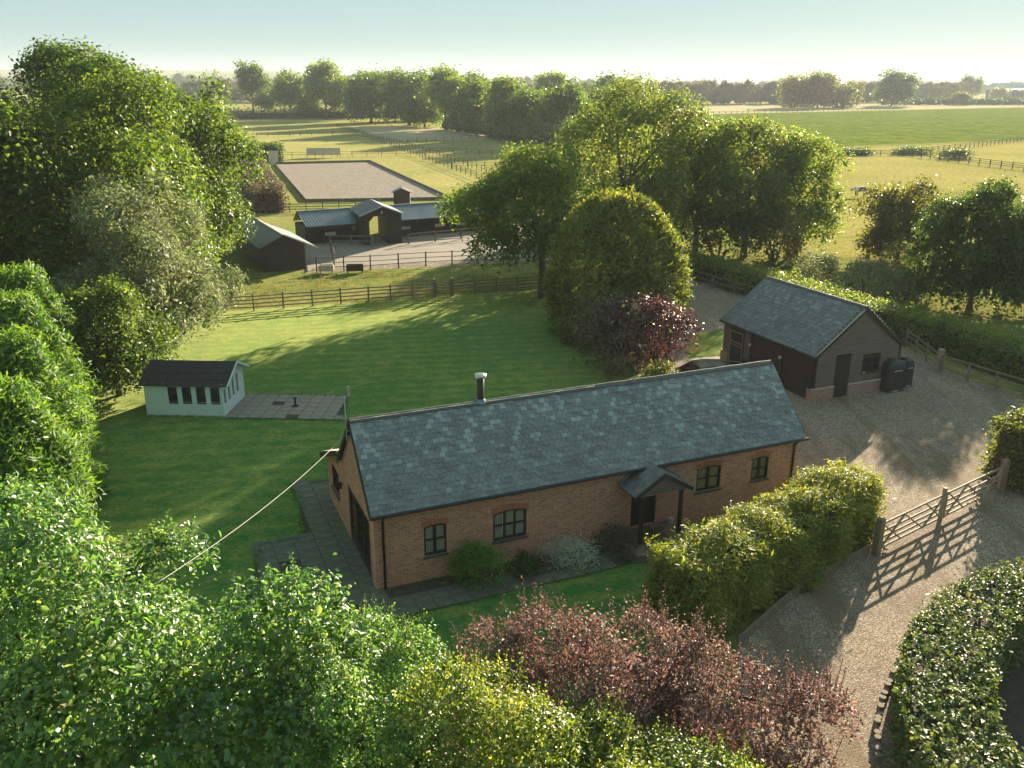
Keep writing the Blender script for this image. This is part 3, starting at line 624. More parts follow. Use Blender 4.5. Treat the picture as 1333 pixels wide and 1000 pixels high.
MB().bar((EW / 2, -.32, EZ + .06), (EW / 2, ED * .74, EZ + .06), .22, .05).bar((EW / 2 + .1, -.34, EZ), (EW + 1.17, -.34, EE - .47), .03, .12).build('ridge_flashing', M['paleboard'], es)
hu = empty('wooden_hut', (-16.2, 120.2), R(5), label='small brown wooden hut beside the riding arena', cat='hut')
wall([0, 1.1, 2.2], lambda x: 1.95 + .5 * (1 - abs(x - 1.1) / 1.1), [], (0, .08), 'x').build('front_wall', M['brown'], hu)
plank_wall(hu, 0, 2.2, -.001, 0, 1.94, M['brown'], -.02, .28)
MB().box(0, .08, .083, 2.2, 0, 1.95).box(2.12, 2.2, .083, 2.2, 0, 1.95).box(.083, 2.117, 2.12, 2.2, 0, 1.95).build('side_wall', M['brown'], hu)
for s in (-1, 1): MB().hexa([(1.1, -.2, 2.4), (1.1 + s * 1.35, -.2, 1.8), (1.1 + s * 1.35, 2.4, 1.8), (1.1, 2.4, 2.4), (1.1, -.2, 2.48), (1.1 + s * 1.35, -.2, 1.88), (1.1 + s * 1.35, 2.4, 1.88), (1.1, 2.4, 2.48)]).build('roof', M['corr'] if s < 0 else M['brown'], hu)

# --- far farm sheds
for (x, y, l, zz, lab) in ((568, 1080, 120, 18, 'long pale metal farm shed far off behind the fields'), (560, 1050, 60, 12, 'lower metal farm shed in front of the long shed')):
    fb = empty('farm_shed', (x, y), R(-8), label=lab, cat='farm shed')
    MB().box(0, l, 0, 40, 0, zz * .6).build('wall', M['darkboard'], fb)
    MB().prism([(-2, zz * .58), (20, zz), (42, zz * .58)], 'x', -2, l + 2).build('roof', M['shedroof'], fb)
    for k in range(9): MB().box(l * k / 9 + 1, l * (k + 1) / 9 - 1.5, -.3, -.05, zz * .18, zz * .42).build('wall_panel', M['paleboard'] if k % 3 else M['shedroof'], fb)

# ------------------------------------------------------------------ paving
def paving(name, poly, size, rz, z, mats, seed, gap=.025, kind='structure'):
    """slabs laid in a rotated grid inside a polygon; the bed is the structure, each slab a part"""
    rr = random.Random(seed); bed = sheet(name, poly, z, M['soil'], kind=kind)
    c, s = math.cos(rz), math.sin(rz)
    inside = lambda x, y: sum(((y1 > y) != (y2 > y)) and (x < (x2 - x1) * (y - y1) / (y2 - y1) + x1) for (x1, y1), (x2, y2) in zip(poly, poly[1:] + poly[:1])) % 2
    loc = [(x * c + y * s, -x * s + y * c) for x, y in poly]; a0, a1 = min(q[0] for q in loc), max(q[0] for q in loc); b0, b1 = min(q[1] for q in loc), max(q[1] for q in loc)
    meshes = [MB().box(-size[0] / 2 + gap / 2, size[0] / 2 - gap / 2, -size[1] / 2 + gap / 2, size[1] / 2 - gap / 2, -.01, .03).mesh('paving_slab', M[m]) for m in mats]
    j = 0; b = b0 + size[1] / 2
    while b < b1:
        a = a0 + size[0] / 2 + (size[0] / 2 if j % 2 else 0) * .0
        while a < a1:
            x, y = a * c - b * s, a * s + b * c
            if inside(x, y) and rr.random() > .03:
                link('paving_slab', rr.choice(meshes), bed, (x, y, z + .004 + rr.uniform(0, .01)), (rr.uniform(-.008, .008), rr.uniform(-.008, .008), rz + rr.uniform(-.012, .012)))
            a += size[0]
        b += size[1]; j += 1
    return bed
paving('terrace', [(-14.4, 41.0), (-8.5, 40.8), (-8.9, 44.4), (-14.4, 44.5)], (.62, .62), R(-2), .02, ['slab'], 2)
paving('patio', [(-9.3, 33.4), (-7.6, 34.0), (-7.1, 32.3), (-4.6, 25.4), (-4.0, 24.2), (-8.2, 23.2), (-9.2, 28.2), (-7.7, 28.9), (-8.5, 31.6)], (.75, .6), R(23.09), .02, ['slab2'], 3)
paving('garden_path', [(-4.3, 24.4), (2.5, 27.2), (6.6, 29.2), (6.9, 28.4), (2.9, 26.5), (-4.0, 23.6)], (.6, .55), R(23.09), .028, ['slab2'], 4)
sheet('flower_bed', [(-4.4, 25.3), (-4.2, 24.5), (4.8, 28.25), (4.5, 29.1)], .03, M['soil'])
paving('rear_path', [(-2, 37.4), (6.0, 40.8), (6.6, 39.2), (-1.4, 35.8)], (.6, .6), R(23.09), .02, ['slab'], 6)

# ------------------------------------------------------------------ fences and gates
def lerp(a, b, t): return tuple(p + (q - p) * t for p, q in zip(a, b))
def fence(name, label, pts, ph, sp, rails, mat='post', pw=.11, rh=.09, group=None, rt=.035, cap=None, seed=0):
    rr = random.Random(seed); root = empty(name, pts[0], 0, label=label, cat='fence', group=group); ox, oy = pts[0]
    pm = MB().hexa([(-pw / 2, -pw / 2, -.1), (pw / 2, -pw / 2, -.1), (pw / 2, pw / 2, -.1), (-pw / 2, pw / 2, -.1), (-pw / 2, -pw / 2, ph), (pw / 2, -pw / 2, ph), (pw / 2, pw / 2, ph - .03), (-pw / 2, pw / 2, ph - .03)]).mesh('post', M[mat])
    first = True; rmesh = {}
    for a, b in zip(pts[:-1], pts[1:]):
        L = math.dist(a, b); n = max(1, round(L / sp)); ang = math.atan2(b[1] - a[1], b[0] - a[0]); d = L / n
        key = round(d, 3)
        if key not in rmesh: rmesh[key] = MB().box(0, d - .01, -pw / 2 - rt, -pw / 2 - .002, -rh / 2, rh / 2).mesh('rail', M[mat])
        for i in range(0 if first else 1, n + 1):
            x, y = lerp(a, b, i / n); link('post', pm, root, (x - ox, y - oy, rr.uniform(-.03, .02)), (rr.uniform(-.02, .02), rr.uniform(-.02, .02), ang))
        first = False
        for i in range(n):
            x, y = lerp(a, b, i / n)
            for z in rails: link('rail', rmesh[key], root, (x - ox, y - oy, z + rr.uniform(-.015, .015)), (0, rr.uniform(-.008, .008), ang))
    return root
R4 = (.3, .58, .86, 1.12); R3 = (.4, .75, 1.08); R2 = (.55, 1.0)
fence('post_and_rail_fence', 'weathered four rail fence between lawn and paddock, ending at the small gate', [(-23.1, 61.8), (-19.1, 62.8), (-11.1, 65.8), (-6.2, 67.5)], 1.3, 2.0, R4, 'post', seed=1)
fence('post_and_rail_fence', 'weathered four rail fence running from the small gate into the big trees', [(-4.75, 68.0), (2.1, 70.2), (9, 72.6)], 1.3, 2.0, R4, 'post', seed=2)
def gate(name, label, a, b, h_, mat, bars, braces, posts=True, cat='gate', pw=.16):
    L = math.dist(a, b); root = empty(name, a, math.atan2(b[1] - a[1], b[0] - a[0]), label=label, cat=cat)
    if posts:
        for x in (-.12, L + .12): MB().box(x - pw / 2, x + pw / 2, -pw / 2, pw / 2, -.1, h_ + .25).build('gate_post', M[mat], root)
    for z in bars: MB().box(.09, L - .09, -.02, .02, z - .04, z + .04).build('bar', M[mat], root)
    for x in (.0, L - .09): MB().box(x, x + .088, -.035, .035, bars[0] - .06, h_).build('stile', M[mat], root)
    for (x0, z0, x1, z1) in braces: MB().bar((x0, -.04, z0), (x1, -.04, z1), .035, .075, up=(0, 1, 0)).build('brace', M[mat], root)
    return root
gate('garden_gate', 'small wooden gate with diagonal brace set in the garden fence', (-6.05, 67.55), (-4.9, 67.95), 1.2, 'post', (.25, .5, .75, 1.0, 1.15), [(.1, .3, 1.1, 1.1)], pw=.2)
# drive gate: two leaves
ga, gb_, gm = (13.2, 27.9), (20.3, 33.0), (16.75, 30.45)
for (a, b, lab) in ((ga, gm, 'five bar wooden drive gate leaf hung beside the clipped cypress hedge'), (gm, gb_, 'five bar wooden drive gate leaf hung beside the tall corner hedge')):
    L = math.dist(a, b); h_ = 1.28
    gate('drive_gate', lab, lerp(a, b, .01), lerp(a, b, .99), h_, 'gatewood', (.2, .42, .64, .88, 1.2), [(.1, .2, L * .33, 1.2), (L * .33, 1.2, L * .66, .2), (L * .66, .2, L - .15, 1.2), (.1, 1.2, L * .33, .2), (L * .66, 1.2, L - .15, .2)], posts=False)
for p, lab in ((ga, 'square wooden gate post at the end of the cypress hedge'), (lerp(ga, gb_, 1.02), 'square wooden gate post at the foot of the tall corner hedge')):
    pp = MB().box(-.12, .12, -.12, .12, -.2, 1.45).hexa([(-.12, -.12, 1.45), (.12, -.12, 1.45), (.12, .12, 1.45), (-.12, .12, 1.45), (-.05, -.05, 1.52), (.05, -.05, 1.52), (.05, .05, 1.52), (-.05, .05, 1.52)]).build('gate_post', M['post'], None, (*p, 0), (0, 0, R(35)))
    tag(pp, lab, 'gate post')
mp = MB().box(-.07, .07, -.06, .06, -.1, 1.36).build('gate_stop_post', M['gatewood'], None, (gm[0] + .05, gm[1] + .2, 0), (0, 0, R(35))); tag(mp, 'slim wooden stop post where the two drive gates meet', 'gate post')
fence('post_and_rail_fence', 'three rail yard fence beside the barn, under the long trimmed hedge', [(25.6, 54.6), (25.25, 49.4)], 1.25, 1.75, R3, 'post', seed=3)
fence('post_and_rail_fence', 'three rail yard fence running from the pale stout post along the gravel', [(25.3, 49.0), (27.7, 44.4), (31.5, 38.5)], 1.15, 1.7, R3, 'post', seed=4)
sp_ = MB().box(-.14, .14, -.14, .14, -.1, 1.32).box(-.16, .16, -.16, .16, 1.32, 1.4).build('stout_post', M['gatewood'], None, (25.25, 49.2, 0)); tag(sp_, 'pale stout square post standing in the yard fence', 'post')
fence('post_and_rail_fence', 'two rail fence along the far drive below the trimmed hedge', [(14.2, 76.4), (16.6, 71.4), (19.3, 66.9)], 1.1, 2.3, R2, 'post', seed=5)
fence('paddock_fence', 'thin dark rail fence in front of the stable yard track', [(-17.4, 76.6), (-12.8, 77.8), (-8, 79.6), (1.5, 82)], 1.4, 2.5, (.45, .85, 1.3), 'post_dark', .1, .05, seed=6)
fence('stable_rail', 'low hitching rail left of the archway before the stable doors', [(-16.5, 79.9), (-18.9, 90.0), (-14.4, 89.9)], 1.15, 3.0, (.55, 1.05), 'post', .13, .1, seed=7)
fence('stable_rail', 'low hitching rail right of the archway before the stable doors', [(-10.9, 91.2), (-5.6, 94.6), (0, 97.5)], 1.15, 2.9, (.55, 1.05), 'post', .13, .1, seed=8)
fence('paddock_fence', 'dark three rail fence between the stables and the riding arena', [(-33, 113.3), (-18.5, 115.7)], 1.25, 2.2, R3, 'post_dark', seed=9)
fence('paddock_fence', 'dark rail fence behind the riding arena', [(-52, 197.8), (-13.8, 206.8)], 1.35, 3.2, (.7, 1.2), 'post_dark', .1, .07, seed=10)
fence('paddock_fence', 'far rail fence across the dry paddock below the dark hedge', [(-78, 275.2), (-50.5, 286.2)], 1.2, 3.2, (.6, 1.1), 'post_dark', .12, .09, seed=11)
fence('paddock_fence', 'post and tape fence slanting past the arena, western line', [(-66, 339), (-28.4, 225), (-9.8, 167.5), (-3.2, 147)], 1.3, 3.4, (.7, 1.2), 'post_dark', .11, .05, seed=12)
fence('paddock_fence', 'post and tape fence slanting past the arena, eastern line', [(-56.5, 313), (-19.7, 213), (-3.9, 163)], 1.3, 3.4, (.7, 1.2), 'post_dark', .11, .05, seed=13)
fence('paddock_fence', 'cross fence at the edge of the bare earth paddock', [(-29, 248), (-6, 274), (4, 284)], 1.3, 3.4, (.7, 1.2), 'post_dark', .11, .05, seed=14)
fence('paddock_fence', 'short cross fence below the bare earth paddock near the trees', [(-19.7, 214), (-5, 207.4), (6, 214)], 1.3, 3.2, (.7, 1.2), 'post_dark', .11, .05, seed=15)
fence('paddock_fence', 'cross fence in the strip of grass beside the arena trees', [(-12, 174), (4, 178)], 1.3, 3.0, (.7, 1.2), 'post_dark', .11, .05, seed=16)
fence('field_fence', 'dark post and rail fence curving along the near edge of the crop field', [(58, 211), (93, 214.5), (101.7, 178.5), (112, 142)], 1.4, 3.0, (.5, .9, 1.3), 'post_dark', .14, .1, seed=17)
fence('field_fence', 'dark post and rail fence along the crop beyond the yellow pasture', [(93, 216), (120, 240), (154.4, 273.8), (200, 318)], 1.4, 3.2, (.5, .9, 1.3), 'post_dark', .14, .1, seed=18)
fence('field_fence', 'thin fence between the crop field and the pale stubble', [(90, 488), (170, 548), (240, 600)], 1.4, 5.0, (.8, 1.3), 'post_dark', .2, .12, seed=19)

# arena edging boards and viewing panels
AP = [(-29.1, 124.5), (-8.9, 127.9), (-30.2, 189.4), (-48.7, 182.8)]
ed = empty('arena_edging', AP[0], label='low dark board edging round the sand riding arena', cat='edging')
for a, b in zip(AP, AP[1:] + AP[:1]):
    L = math.dist(a, b); n = max(1, round(L / 5)); ang = math.atan2(b[1] - a[1], b[0] - a[0])
    for i in range(n):
        p = lerp(a, b, i / n); MB().box(.02, L / n - .02, -.05, .05, 0, .42).build('edging_board', M['board'], ed, (p[0] - AP[0][0], p[1] - AP[0][1], 0), (0, 0, ang))
def panel(loc, rz, w_, h_, lab, legs):
    e = empty('arena_mirror_panel', loc, rz, label=lab, cat='panel'); n = legs - 1
    for k in range(n): MB().box(w_ * k / n + .01, w_ * (k + 1) / n - .01, -.04, .04, .55 if legs > 2 else .05, h_).build('panel_sheet', M['paleboard'], e)
    for k in range(legs): MB().box(w_ * k / n - .05, w_ * k / n + .05, .045, .14, 0, h_).build('leg', M['post'], e)
    MB().bar((0, .0, h_ + .03), (w_, .0, h_ + .03), .16, .05).build('top_rail', M['post'], e)
panel((-45.6, 199), R(12), 7.2, 2.0, 'long pale panel on legs behind the riding arena', 5)
panel((-50.4, 185.0), R(8), 1.9, 2.5, 'tall narrow pale panel at the corner of the riding arena', 2)

# ------------------------------------------------------------------ small things
def tank(loc, rz, lab, w_, d_, h_):
    e = empty('storage_tank', loc, rz, label=lab, cat='storage tank'); mb = MB(); c = .12
    ring = lambda x, z: [(-w_ / 2 * x + c, -d_ / 2 * x, z), (w_ / 2 * x - c, -d_ / 2 * x, z), (w_ / 2 * x, -d_ / 2 * x + c, z), (w_ / 2 * x, d_ / 2 * x - c, z), (w_ / 2 * x - c, d_ / 2 * x, z), (-w_ / 2 * x + c, d_ / 2 * x, z), (-w_ / 2 * x, d_ / 2 * x - c, z), (-w_ / 2 * x, -d_ / 2 * x + c, z)]
    zs = [(.92, .06), (1, .14), (1, h_ * .4), (.97, h_ * .43), (1, h_ * .46), (1, h_ * .78), (.97, h_ * .8), (.98, h_ * .83), (.86, h_ * .96), (.6, h_)]
    V = [p for x, z in zs for p in ring(x, z)]
    F = [(i * 8 + k, i * 8 + (k + 1) % 8, i * 8 + 8 + (k + 1) % 8, i * 8 + 8 + k) for i in range(len(zs) - 1) for k in range(8)] + [tuple(range(8))[::-1], tuple((len(zs) - 1) * 8 + k for k in range(8))]
    mb.add(V, F).build('tank_body', M['plastic'], e)
    MB().tube([(-w_ * .15, 0, h_ - .02), (-w_ * .15, 0, h_ + .1)], [.2, .17], 12).build('filler_cap', M['plastic'], e)
    MB().bar((-w_ * .25, -d_ / 2 - .01, h_ * .72), (w_ * .2, -d_ / 2 - .01, h_ * .72), .02, .05).build('strap', M['tank_metal'], e)
    MB().box(-w_ / 2, w_ / 2, -d_ / 2, d_ / 2, 0, .06).build('base', M['slab2'], e)
    MB().box(-w_ * .2, w_ * .1, -d_ / 2 - .03, -d_ / 2 + .05, .08, .13).build('outlet_valve', M['tank_metal'], e)
tank((21.0, 45.95), R(23), 'large dark ribbed storage tank standing against the barn gable', 1.25, 1.0, 1.75)
tank((22.05, 46.75), R(23), 'smaller dark storage tank on the fence side of the larger one', .75, .9, 1.6)
# trough, wheelbarrow box by the stables
for (x, y, rz, w_, mat, lab) in ((-17.1, 76.0, 8, 1.3, 'paleboard', 'pale low feed trough beside the paddock fence'), (-14.7, 76.2, 8, 1.5, 'brown', 'brown slatted mounting block beside the paddock fence')):
    e = empty('trough' if mat == 'paleboard' else 'mounting_block', (x, y), R(rz), label=lab, cat='trough' if mat == 'paleboard' else 'mounting block')
    MB().box(0, w_, 0, .07, .2, .75).box(0, w_, .53, .6, .2, .75).box(0, .07, .073, .527, .2, .75).box(w_ - .07, w_, .073, .527, .2, .75).box(.073, w_ - .073, .073, .527, .2, .27).build('box', M[mat], e)
    for sx in (.08, w_ - .16):
        for sy in (.04, .48): MB().box(sx, sx + .08, sy, sy + .08, 0, .2).build('leg', M[mat], e)
    for z in (.35, .55): MB().box(-.01, w_ + .01, -.03, -.002, z, z + .08).build('slat', M[mat], e)
# sundial on the terrace, terrace post
e = empty('patio_pedestal', (-11.3, 42.7), label='small dark pedestal ornament standing on the stone terrace', cat='ornament')
MB().tube([(0, 0, .03), (0, 0, .08)], [.22, .2], 12).build('base', M['black'], e); MB().tube([(0, 0, .08), (0, 0, .2), (0, 0, .5)], [.1, .05, .06], 10).build('stem', M['black'], e); MB().tube([(0, 0, .5), (0, 0, .53)], [.13, .13], 12).build('dial', M['black'], e)
tp = MB().box(-.05, .05, -.05, .05, 0, .55).box(-.07, .07, -.07, .07, .55, .6).build('terrace_post', M['paleboard'], None, (-8.8, 44.3, 0)); tag(tp, 'short pale post at the far corner of the stone terrace', 'post')

# car parked behind the cottage
def car(loc, rz, lab):
    e = empty('parked_car', loc, rz, label=lab, cat='car'); Wd = .88
    prof = [(-2.05, .35), (-2.1, .7), (-1.95, .86), (-1.1, .95), (-.4, 1.38), (.2, 1.45), (1.2, 1.4), (1.85, 1.0), (2.1, .92), (2.15, .5), (2.05, .32)]
    mb = MB(); n = len(prof); V = []
    for y, k in ((-Wd, 0), (-Wd * .98, 1), (Wd * .98, 1), (Wd, 0)):
        for x, z in prof:
            t = max(0, (z - .92) / .5); V.append((x, y * (1 - .22 * t), z + (0 if k else -.0)))
    F = [tuple(range(n)), tuple(range(3 * n, 4 * n))[::-1]] + [(r * n + i, r * n + (i + 1) % n, (r + 1) * n + (i + 1) % n, (r + 1) * n + i) for r in range(3) for i in range(n)]
    mb.add(V, F).build('body', M['car'], e)
    for s in (-1, 1):
        MB().add([(-.85, s * .865, 1.0), (.1, s * .865, 1.0), (.1, s * .72, 1.36), (-.32, s * .73, 1.34)], [(0, 1, 2, 3)]).build('side_window', M['glass'], e)
        MB().add([(.18, s * .865, 1.0), (1.5, s * .865, 1.02), (1.15, s * .74, 1.33), (.18, s * .72, 1.36)], [(0, 1, 2, 3)]).build('side_window', M['glass'], e)
    MB().add([(-1.08, -.78, .99), (-1.08, .78, .99), (-.44, .66, 1.38), (-.44, -.66, 1.38)], [(0, 1, 2, 3)]).build('windscreen', M['glass'], e)
    MB().add([(1.83, -.76, 1.04), (1.83, .76, 1.04), (1.25, .66, 1.41), (1.25, -.66, 1.41)], [(0, 1, 2, 3)]).build('rear_window', M['glass'], e)
    for x in (-1.3, 1.3):
        for s in (-1, 1):
            wl = MB().tube([(x, s * .72, .33), (x, s * .92, .33)], .33, 18).build('wheel', M['tyre'], e); MB().tube([(x, s * .9, .33), (x, s * .93, .33)], .2, 12).build('rim', M['galv'], wl)
    for s in (-1, 1): MB().box(-2.13, -2.05, s * .6 - .14, s * .6 + .14, .66, .8).build('headlight', M['paleboard'], e); MB().box(2.1, 2.17, s * .66 - .1, s * .66 + .1, .7, .9).build('tail_light', M['voussoir'], e)
car((10.6, 46.2, 0), R(8), 'black car parked behind the cottage in front of the barn')

# black and white animal grazing in the pasture
def beast(loc, rz, lab):
    me = bpy.data.meshes.new('cow')
    J = {'rump': ((.85, 0, 1.2), .3), 'mid': ((.2, 0, 1.12), .4), 'chest': ((-.5, 0, 1.15), .36), 'neck': ((-.95, 0, 1.2), .22), 'poll': ((-1.3, 0, 1.12), .16), 'muz': ((-1.62, 0, .82), .1), 'tail': ((1.08, 0, 1.15), .06), 'tail2': ((1.16, 0, .55), .04)}
    E_ = [('mid', 'rump'), ('mid', 'chest'), ('chest', 'neck'), ('neck', 'poll'), ('poll', 'muz'), ('rump', 'tail'), ('tail', 'tail2')]
    for s in (-1, 1):
        for nm, x, bk in (('f', -.55, 0), ('h', .78, .1)):
            J[nm + 'a%d' % s] = ((x, s * .2, .78), .17); J[nm + 'b%d' % s] = ((x + bk, s * .21, .42), .09); J[nm + 'c%d' % s] = ((x, s * .21, .04), .07)
            E_ += [('chest' if nm == 'f' else 'rump', nm + 'a%d' % s), (nm + 'a%d' % s, nm + 'b%d' % s), (nm + 'b%d' % s, nm + 'c%d' % s)]
        J['ear%d' % s] = ((-1.27, s * .28, 1.2), .05); E_.append(('poll', 'ear%d' % s))
    ks = list(J); me.from_pydata([J[k][0] for k in ks], [(ks.index(a), ks.index(b)) for a, b in E_], [])
    o = link('cow', me, None, loc, (0, 0, rz)); md = o.modifiers.new('skin', 'SKIN')
    for k, v in zip(ks, me.skin_vertices[0].data): v.radius = (J[k][1],) * 2; v.use_root = k == 'mid'
    o.modifiers.new('sub', 'SUBSURF').render_levels = 2
    t = NT('piebald_hide'); n = t.noise(1.3, 1, .4); t.base(t.ramp(n, [(.47, (.03, .025, .022)), (.5, (.6, .55, .5))])); me.materials.append(t.rough(.75, .3))
    tag(o, lab, 'cow')
beast((52.4, 134.3, 0), R(12), 'black and white cow standing in the sunlit pasture')

# overhead cables
def cable(a, b, sag, r, lab, n=24):
    a, b = Vector(a), Vector(b); pts = [a.lerp(b, i / n) - Vector((0, 0, sag * 4 * (i / n) * (1 - i / n))) for i in range(n + 1)]
    tag(MB().tube(pts, r, 6).build('overhead_cable', M['fibre'], None, smooth=True), lab, 'cable')
cable((-5.66, 27.4, 4.75), (-6.9, 14.6, 6.9), .25, .009, 'pale overhead cable from the cottage gable into the foreground trees')
cable((-64, 330, 15), (-20, 250, 16.5), 1.2, .05, 'far overhead wire crossing in front of the background trees')

# kerb of logs and pale fence by the ring hedge; low edging below the cypress hedge
rp = [g(1143, 990), g(1140, 950), g(1148, 915), g(1160, 885), g(1176, 855)]
e = empty('log_edging', rp[0], label='curved edging of short logs beside the drive at the ring hedge', cat='edging')
for i in range(22):
    f = i / 22 * (len(rp) - 1); k = int(f); x, y = lerp(rp[k], rp[k + 1], f - k)
    MB().tube([(0, 0, -.05), (0, 0, .2 + .04 * math.sin(i * 2.3))], [.1, .09], 8).build('log', M['post'], e, (x - rp[0][0], y - rp[0][1], 0))
pf = [g(1205, 1010), g(1178, 960), g(1163, 905), g(1170, 868), g(1190, 832)]
e = empty('paling_fence', pf[0], label='curved vertical paling fence round the outside of the ring hedge', cat='fence')
pm = MB().box(-.045, .045, -.012, .012, -.05, .85).mesh('pale', M['post'])
for i in range(46):
    f = i / 46 * (len(pf) - 1); k = int(f); x, y = lerp(pf[k], pf[k + 1], f - k); an = math.atan2(pf[k + 1][1] - pf[k][1], pf[k + 1][0] - pf[k][0])
    link('pale', pm, e, (x - pf[0][0] , y - pf[0][1], 0), (0, 0, an))
le = [(6.9, 22.4), (8.6, 24.3), (10.6, 26.3), (13.0, 28.0)]
e = empty('hedge_edging', le[0], label='low curved wooden edging along the foot of the cypress hedge', cat='edging')
for a, b in zip(le[:-1], le[1:]):
    for i in range(3):
        p, q = lerp(a, b, i / 3), lerp(a, b, (i + 1) / 3); MB().bar((p[0] - le[0][0], p[1] - le[0][1], .16), (q[0] - le[0][0], q[1] - le[0][1], .16), .06, .36).build('edging_board', M['post'], e)

# ------------------------------------------------------------------ vegetation
def unit(v): return v / (np.linalg.norm(v, axis=-1, keepdims=True) + 1e-9)
def leaf_arrays(P, N, T, L, W, six=False):
    N = unit(N); T = unit(T - (T * N).sum(1, keepdims=True) * N); B = np.cross(N, T); L = L[:, None]; W = W[:, None]; n = len(P)
    if six:
        fold = N * W * .22
        vs = [P - T * L * .5, P - T * L * .12 + B * W * .5 + fold, P + T * L * .22 + B * W * .38 + fold * .7, P + T * L * .5 - N * L * .08, P + T * L * .22 - B * W * .38 + fold * .7, P - T * L * .12 - B * W * .5 + fold]
        tri = [(0, 1, 2), (0, 2, 3), (0, 3, 4), (0, 4, 5)]
    else:
        fold = N * W * .2
        vs = [P - T * L * .5, P + B * W * .5 + fold, P + T * L * .5, P - B * W * .5 + fold]; tri = [(0, 1, 2), (0, 2, 3)]
    k = len(vs); V = np.stack(vs, 1).reshape(-1, 3); F = (np.arange(n)[:, None, None] * k + np.array(tri)[None]).reshape(-1, 3)
    return V, F
def clumps(C, N, k, cr, ls, rng, up=.5, rand=.8, aspect=.6, flat=.55, six=False, along=0., droop=0.):
    """k leaves round each clump centre C with outward normal N"""
    n = len(C); P = np.repeat(C, k, 0); NN = np.repeat(N, k, 0); d = rng.normal(size=(n * k, 3)) * cr
    d -= NN * (d * NN).sum(1, keepdims=True) * (1 - flat); P = P + d
    nr = NN * .5 + np.array([0, 0, up]) + rng.normal(size=P.shape) * rand * .6
    T = rng.normal(size=P.shape) * (1 - along) + (NN + np.array([0, 0, .25])) * along * 2 + np.array([0, 0, -droop])
    L = ls * rng.uniform(.5, 1.6, n * k) * np.repeat(rng.uniform(.75, 1.2, n), k)
    return leaf_arrays(P, nr, T, L, L * aspect, six)
def sph(n, rng): return unit(rng.normal(size=(n, 3)))
def lobe_points(lobes, n, rng, lo=-.35, deep=.3):
    """clump centres on the outside of overlapping ellipsoids (centre, radii)"""
    C = np.array([l[0] for l in lobes]); Rd = np.array([l[1] for l in lobes]); a = (Rd[:, 0] * Rd[:, 1] + Rd[:, 1] * Rd[:, 2]) ; idx = rng.choice(len(lobes), n, p=a / a.sum())
    d = sph(n, rng); d[:, 2] = np.where(d[:, 2] < lo, -d[:, 2], d[:, 2]); fr = 1 - deep * rng.random(n) ** 1.6
    P = C[idx] + d * Rd[idx] * fr[:, None]; N = unit(d / Rd[idx])
    keep = np.ones(n, bool)
    for c, r in zip(C, Rd): keep &= (((P - c) / r) ** 2).sum(1) > .5
    nz = np.sin(P[:, 0] * 1.7 + 3) * np.sin(P[:, 1] * 1.9 + 1) * np.sin(P[:, 2] * 2.1)
    keep &= nz > -.42
    return P[keep], N[keep]
def tree_lobes(H, r, base, rng, n=26, shape='round', lean=(0, 0)):
    zc = (H + base) / 2; hz = (H - base) / 2; out = []
    for i in range(n):
        d = sph(1, rng)[0]; d[2] = d[2] * .95 + .06; q = rng.uniform(.4, .9)
        wz = 1.0
        if shape == 'spread': wz = 1 - .25 * max(0, d[2])
        if shape == 'cone': wz = 1 - .45 * (d[2] + 1) / 2
        s = rng.uniform(.2, .4) * (1.25 - .4 * q); tz = (d[2] + 1) / 2
        out.append(((d[0] * r * q * wz + lean[0] * tz, d[1] * r * q * wz + lean[1] * tz, zc + d[2] * hz * q), (r * s, r * s, hz * s * .95)))
    if base < 2:                                                      # foliage that sweeps down to the ground
        for i in range(7):
            a = 6.283 * i / 7 + rng.uniform(0, .6); out.append(((math.cos(a) * r * .55, math.sin(a) * r * .55, base + H * .17), (r * .36, r * .36, H * .17)))
    out.append(((lean[0] * .5, lean[1] * .5, zc), (r * .55, r * .55, hz * .6)))
    return out
def trunk_mesh(H, base, lobes, rng, r0, mat, lean=(0, 0), limbs=9):
    mb = MB(); top = Vector((lean[0] * .5, lean[1] * .5, base + (H - base) * .5)); n = 6
    pts = [Vector((lean[0] * .5 * t ** 2, lean[1] * .5 * t ** 2, top.z * t)) + Vector((rng.normal() * .04, rng.normal() * .04, 0)) * H * .06 * (0 < t < 1) for t in np.linspace(0, 1, n)]
    pts[0].z = -.2; mb.tube(pts, [r0 * 1.35] + [r0 * (1 - .6 * t) for t in np.linspace(.15, 1, n - 1)], 9)
    for i in rng.choice(len(lobes), min(limbs, len(lobes)), False):
        c = Vector(lobes[i][0]); s = pts[min(n - 2, 2 + int(rng.integers(0, 3)))]
        mid = s.lerp(c, .5) + Vector((rng.normal() * .1, rng.normal() * .1, .1)) * H * .05
        mb.tube([s, mid, c], [r0 * .42, r0 * .28, r0 * .08], 6)
    return mb.mesh('trunk', mat, True)
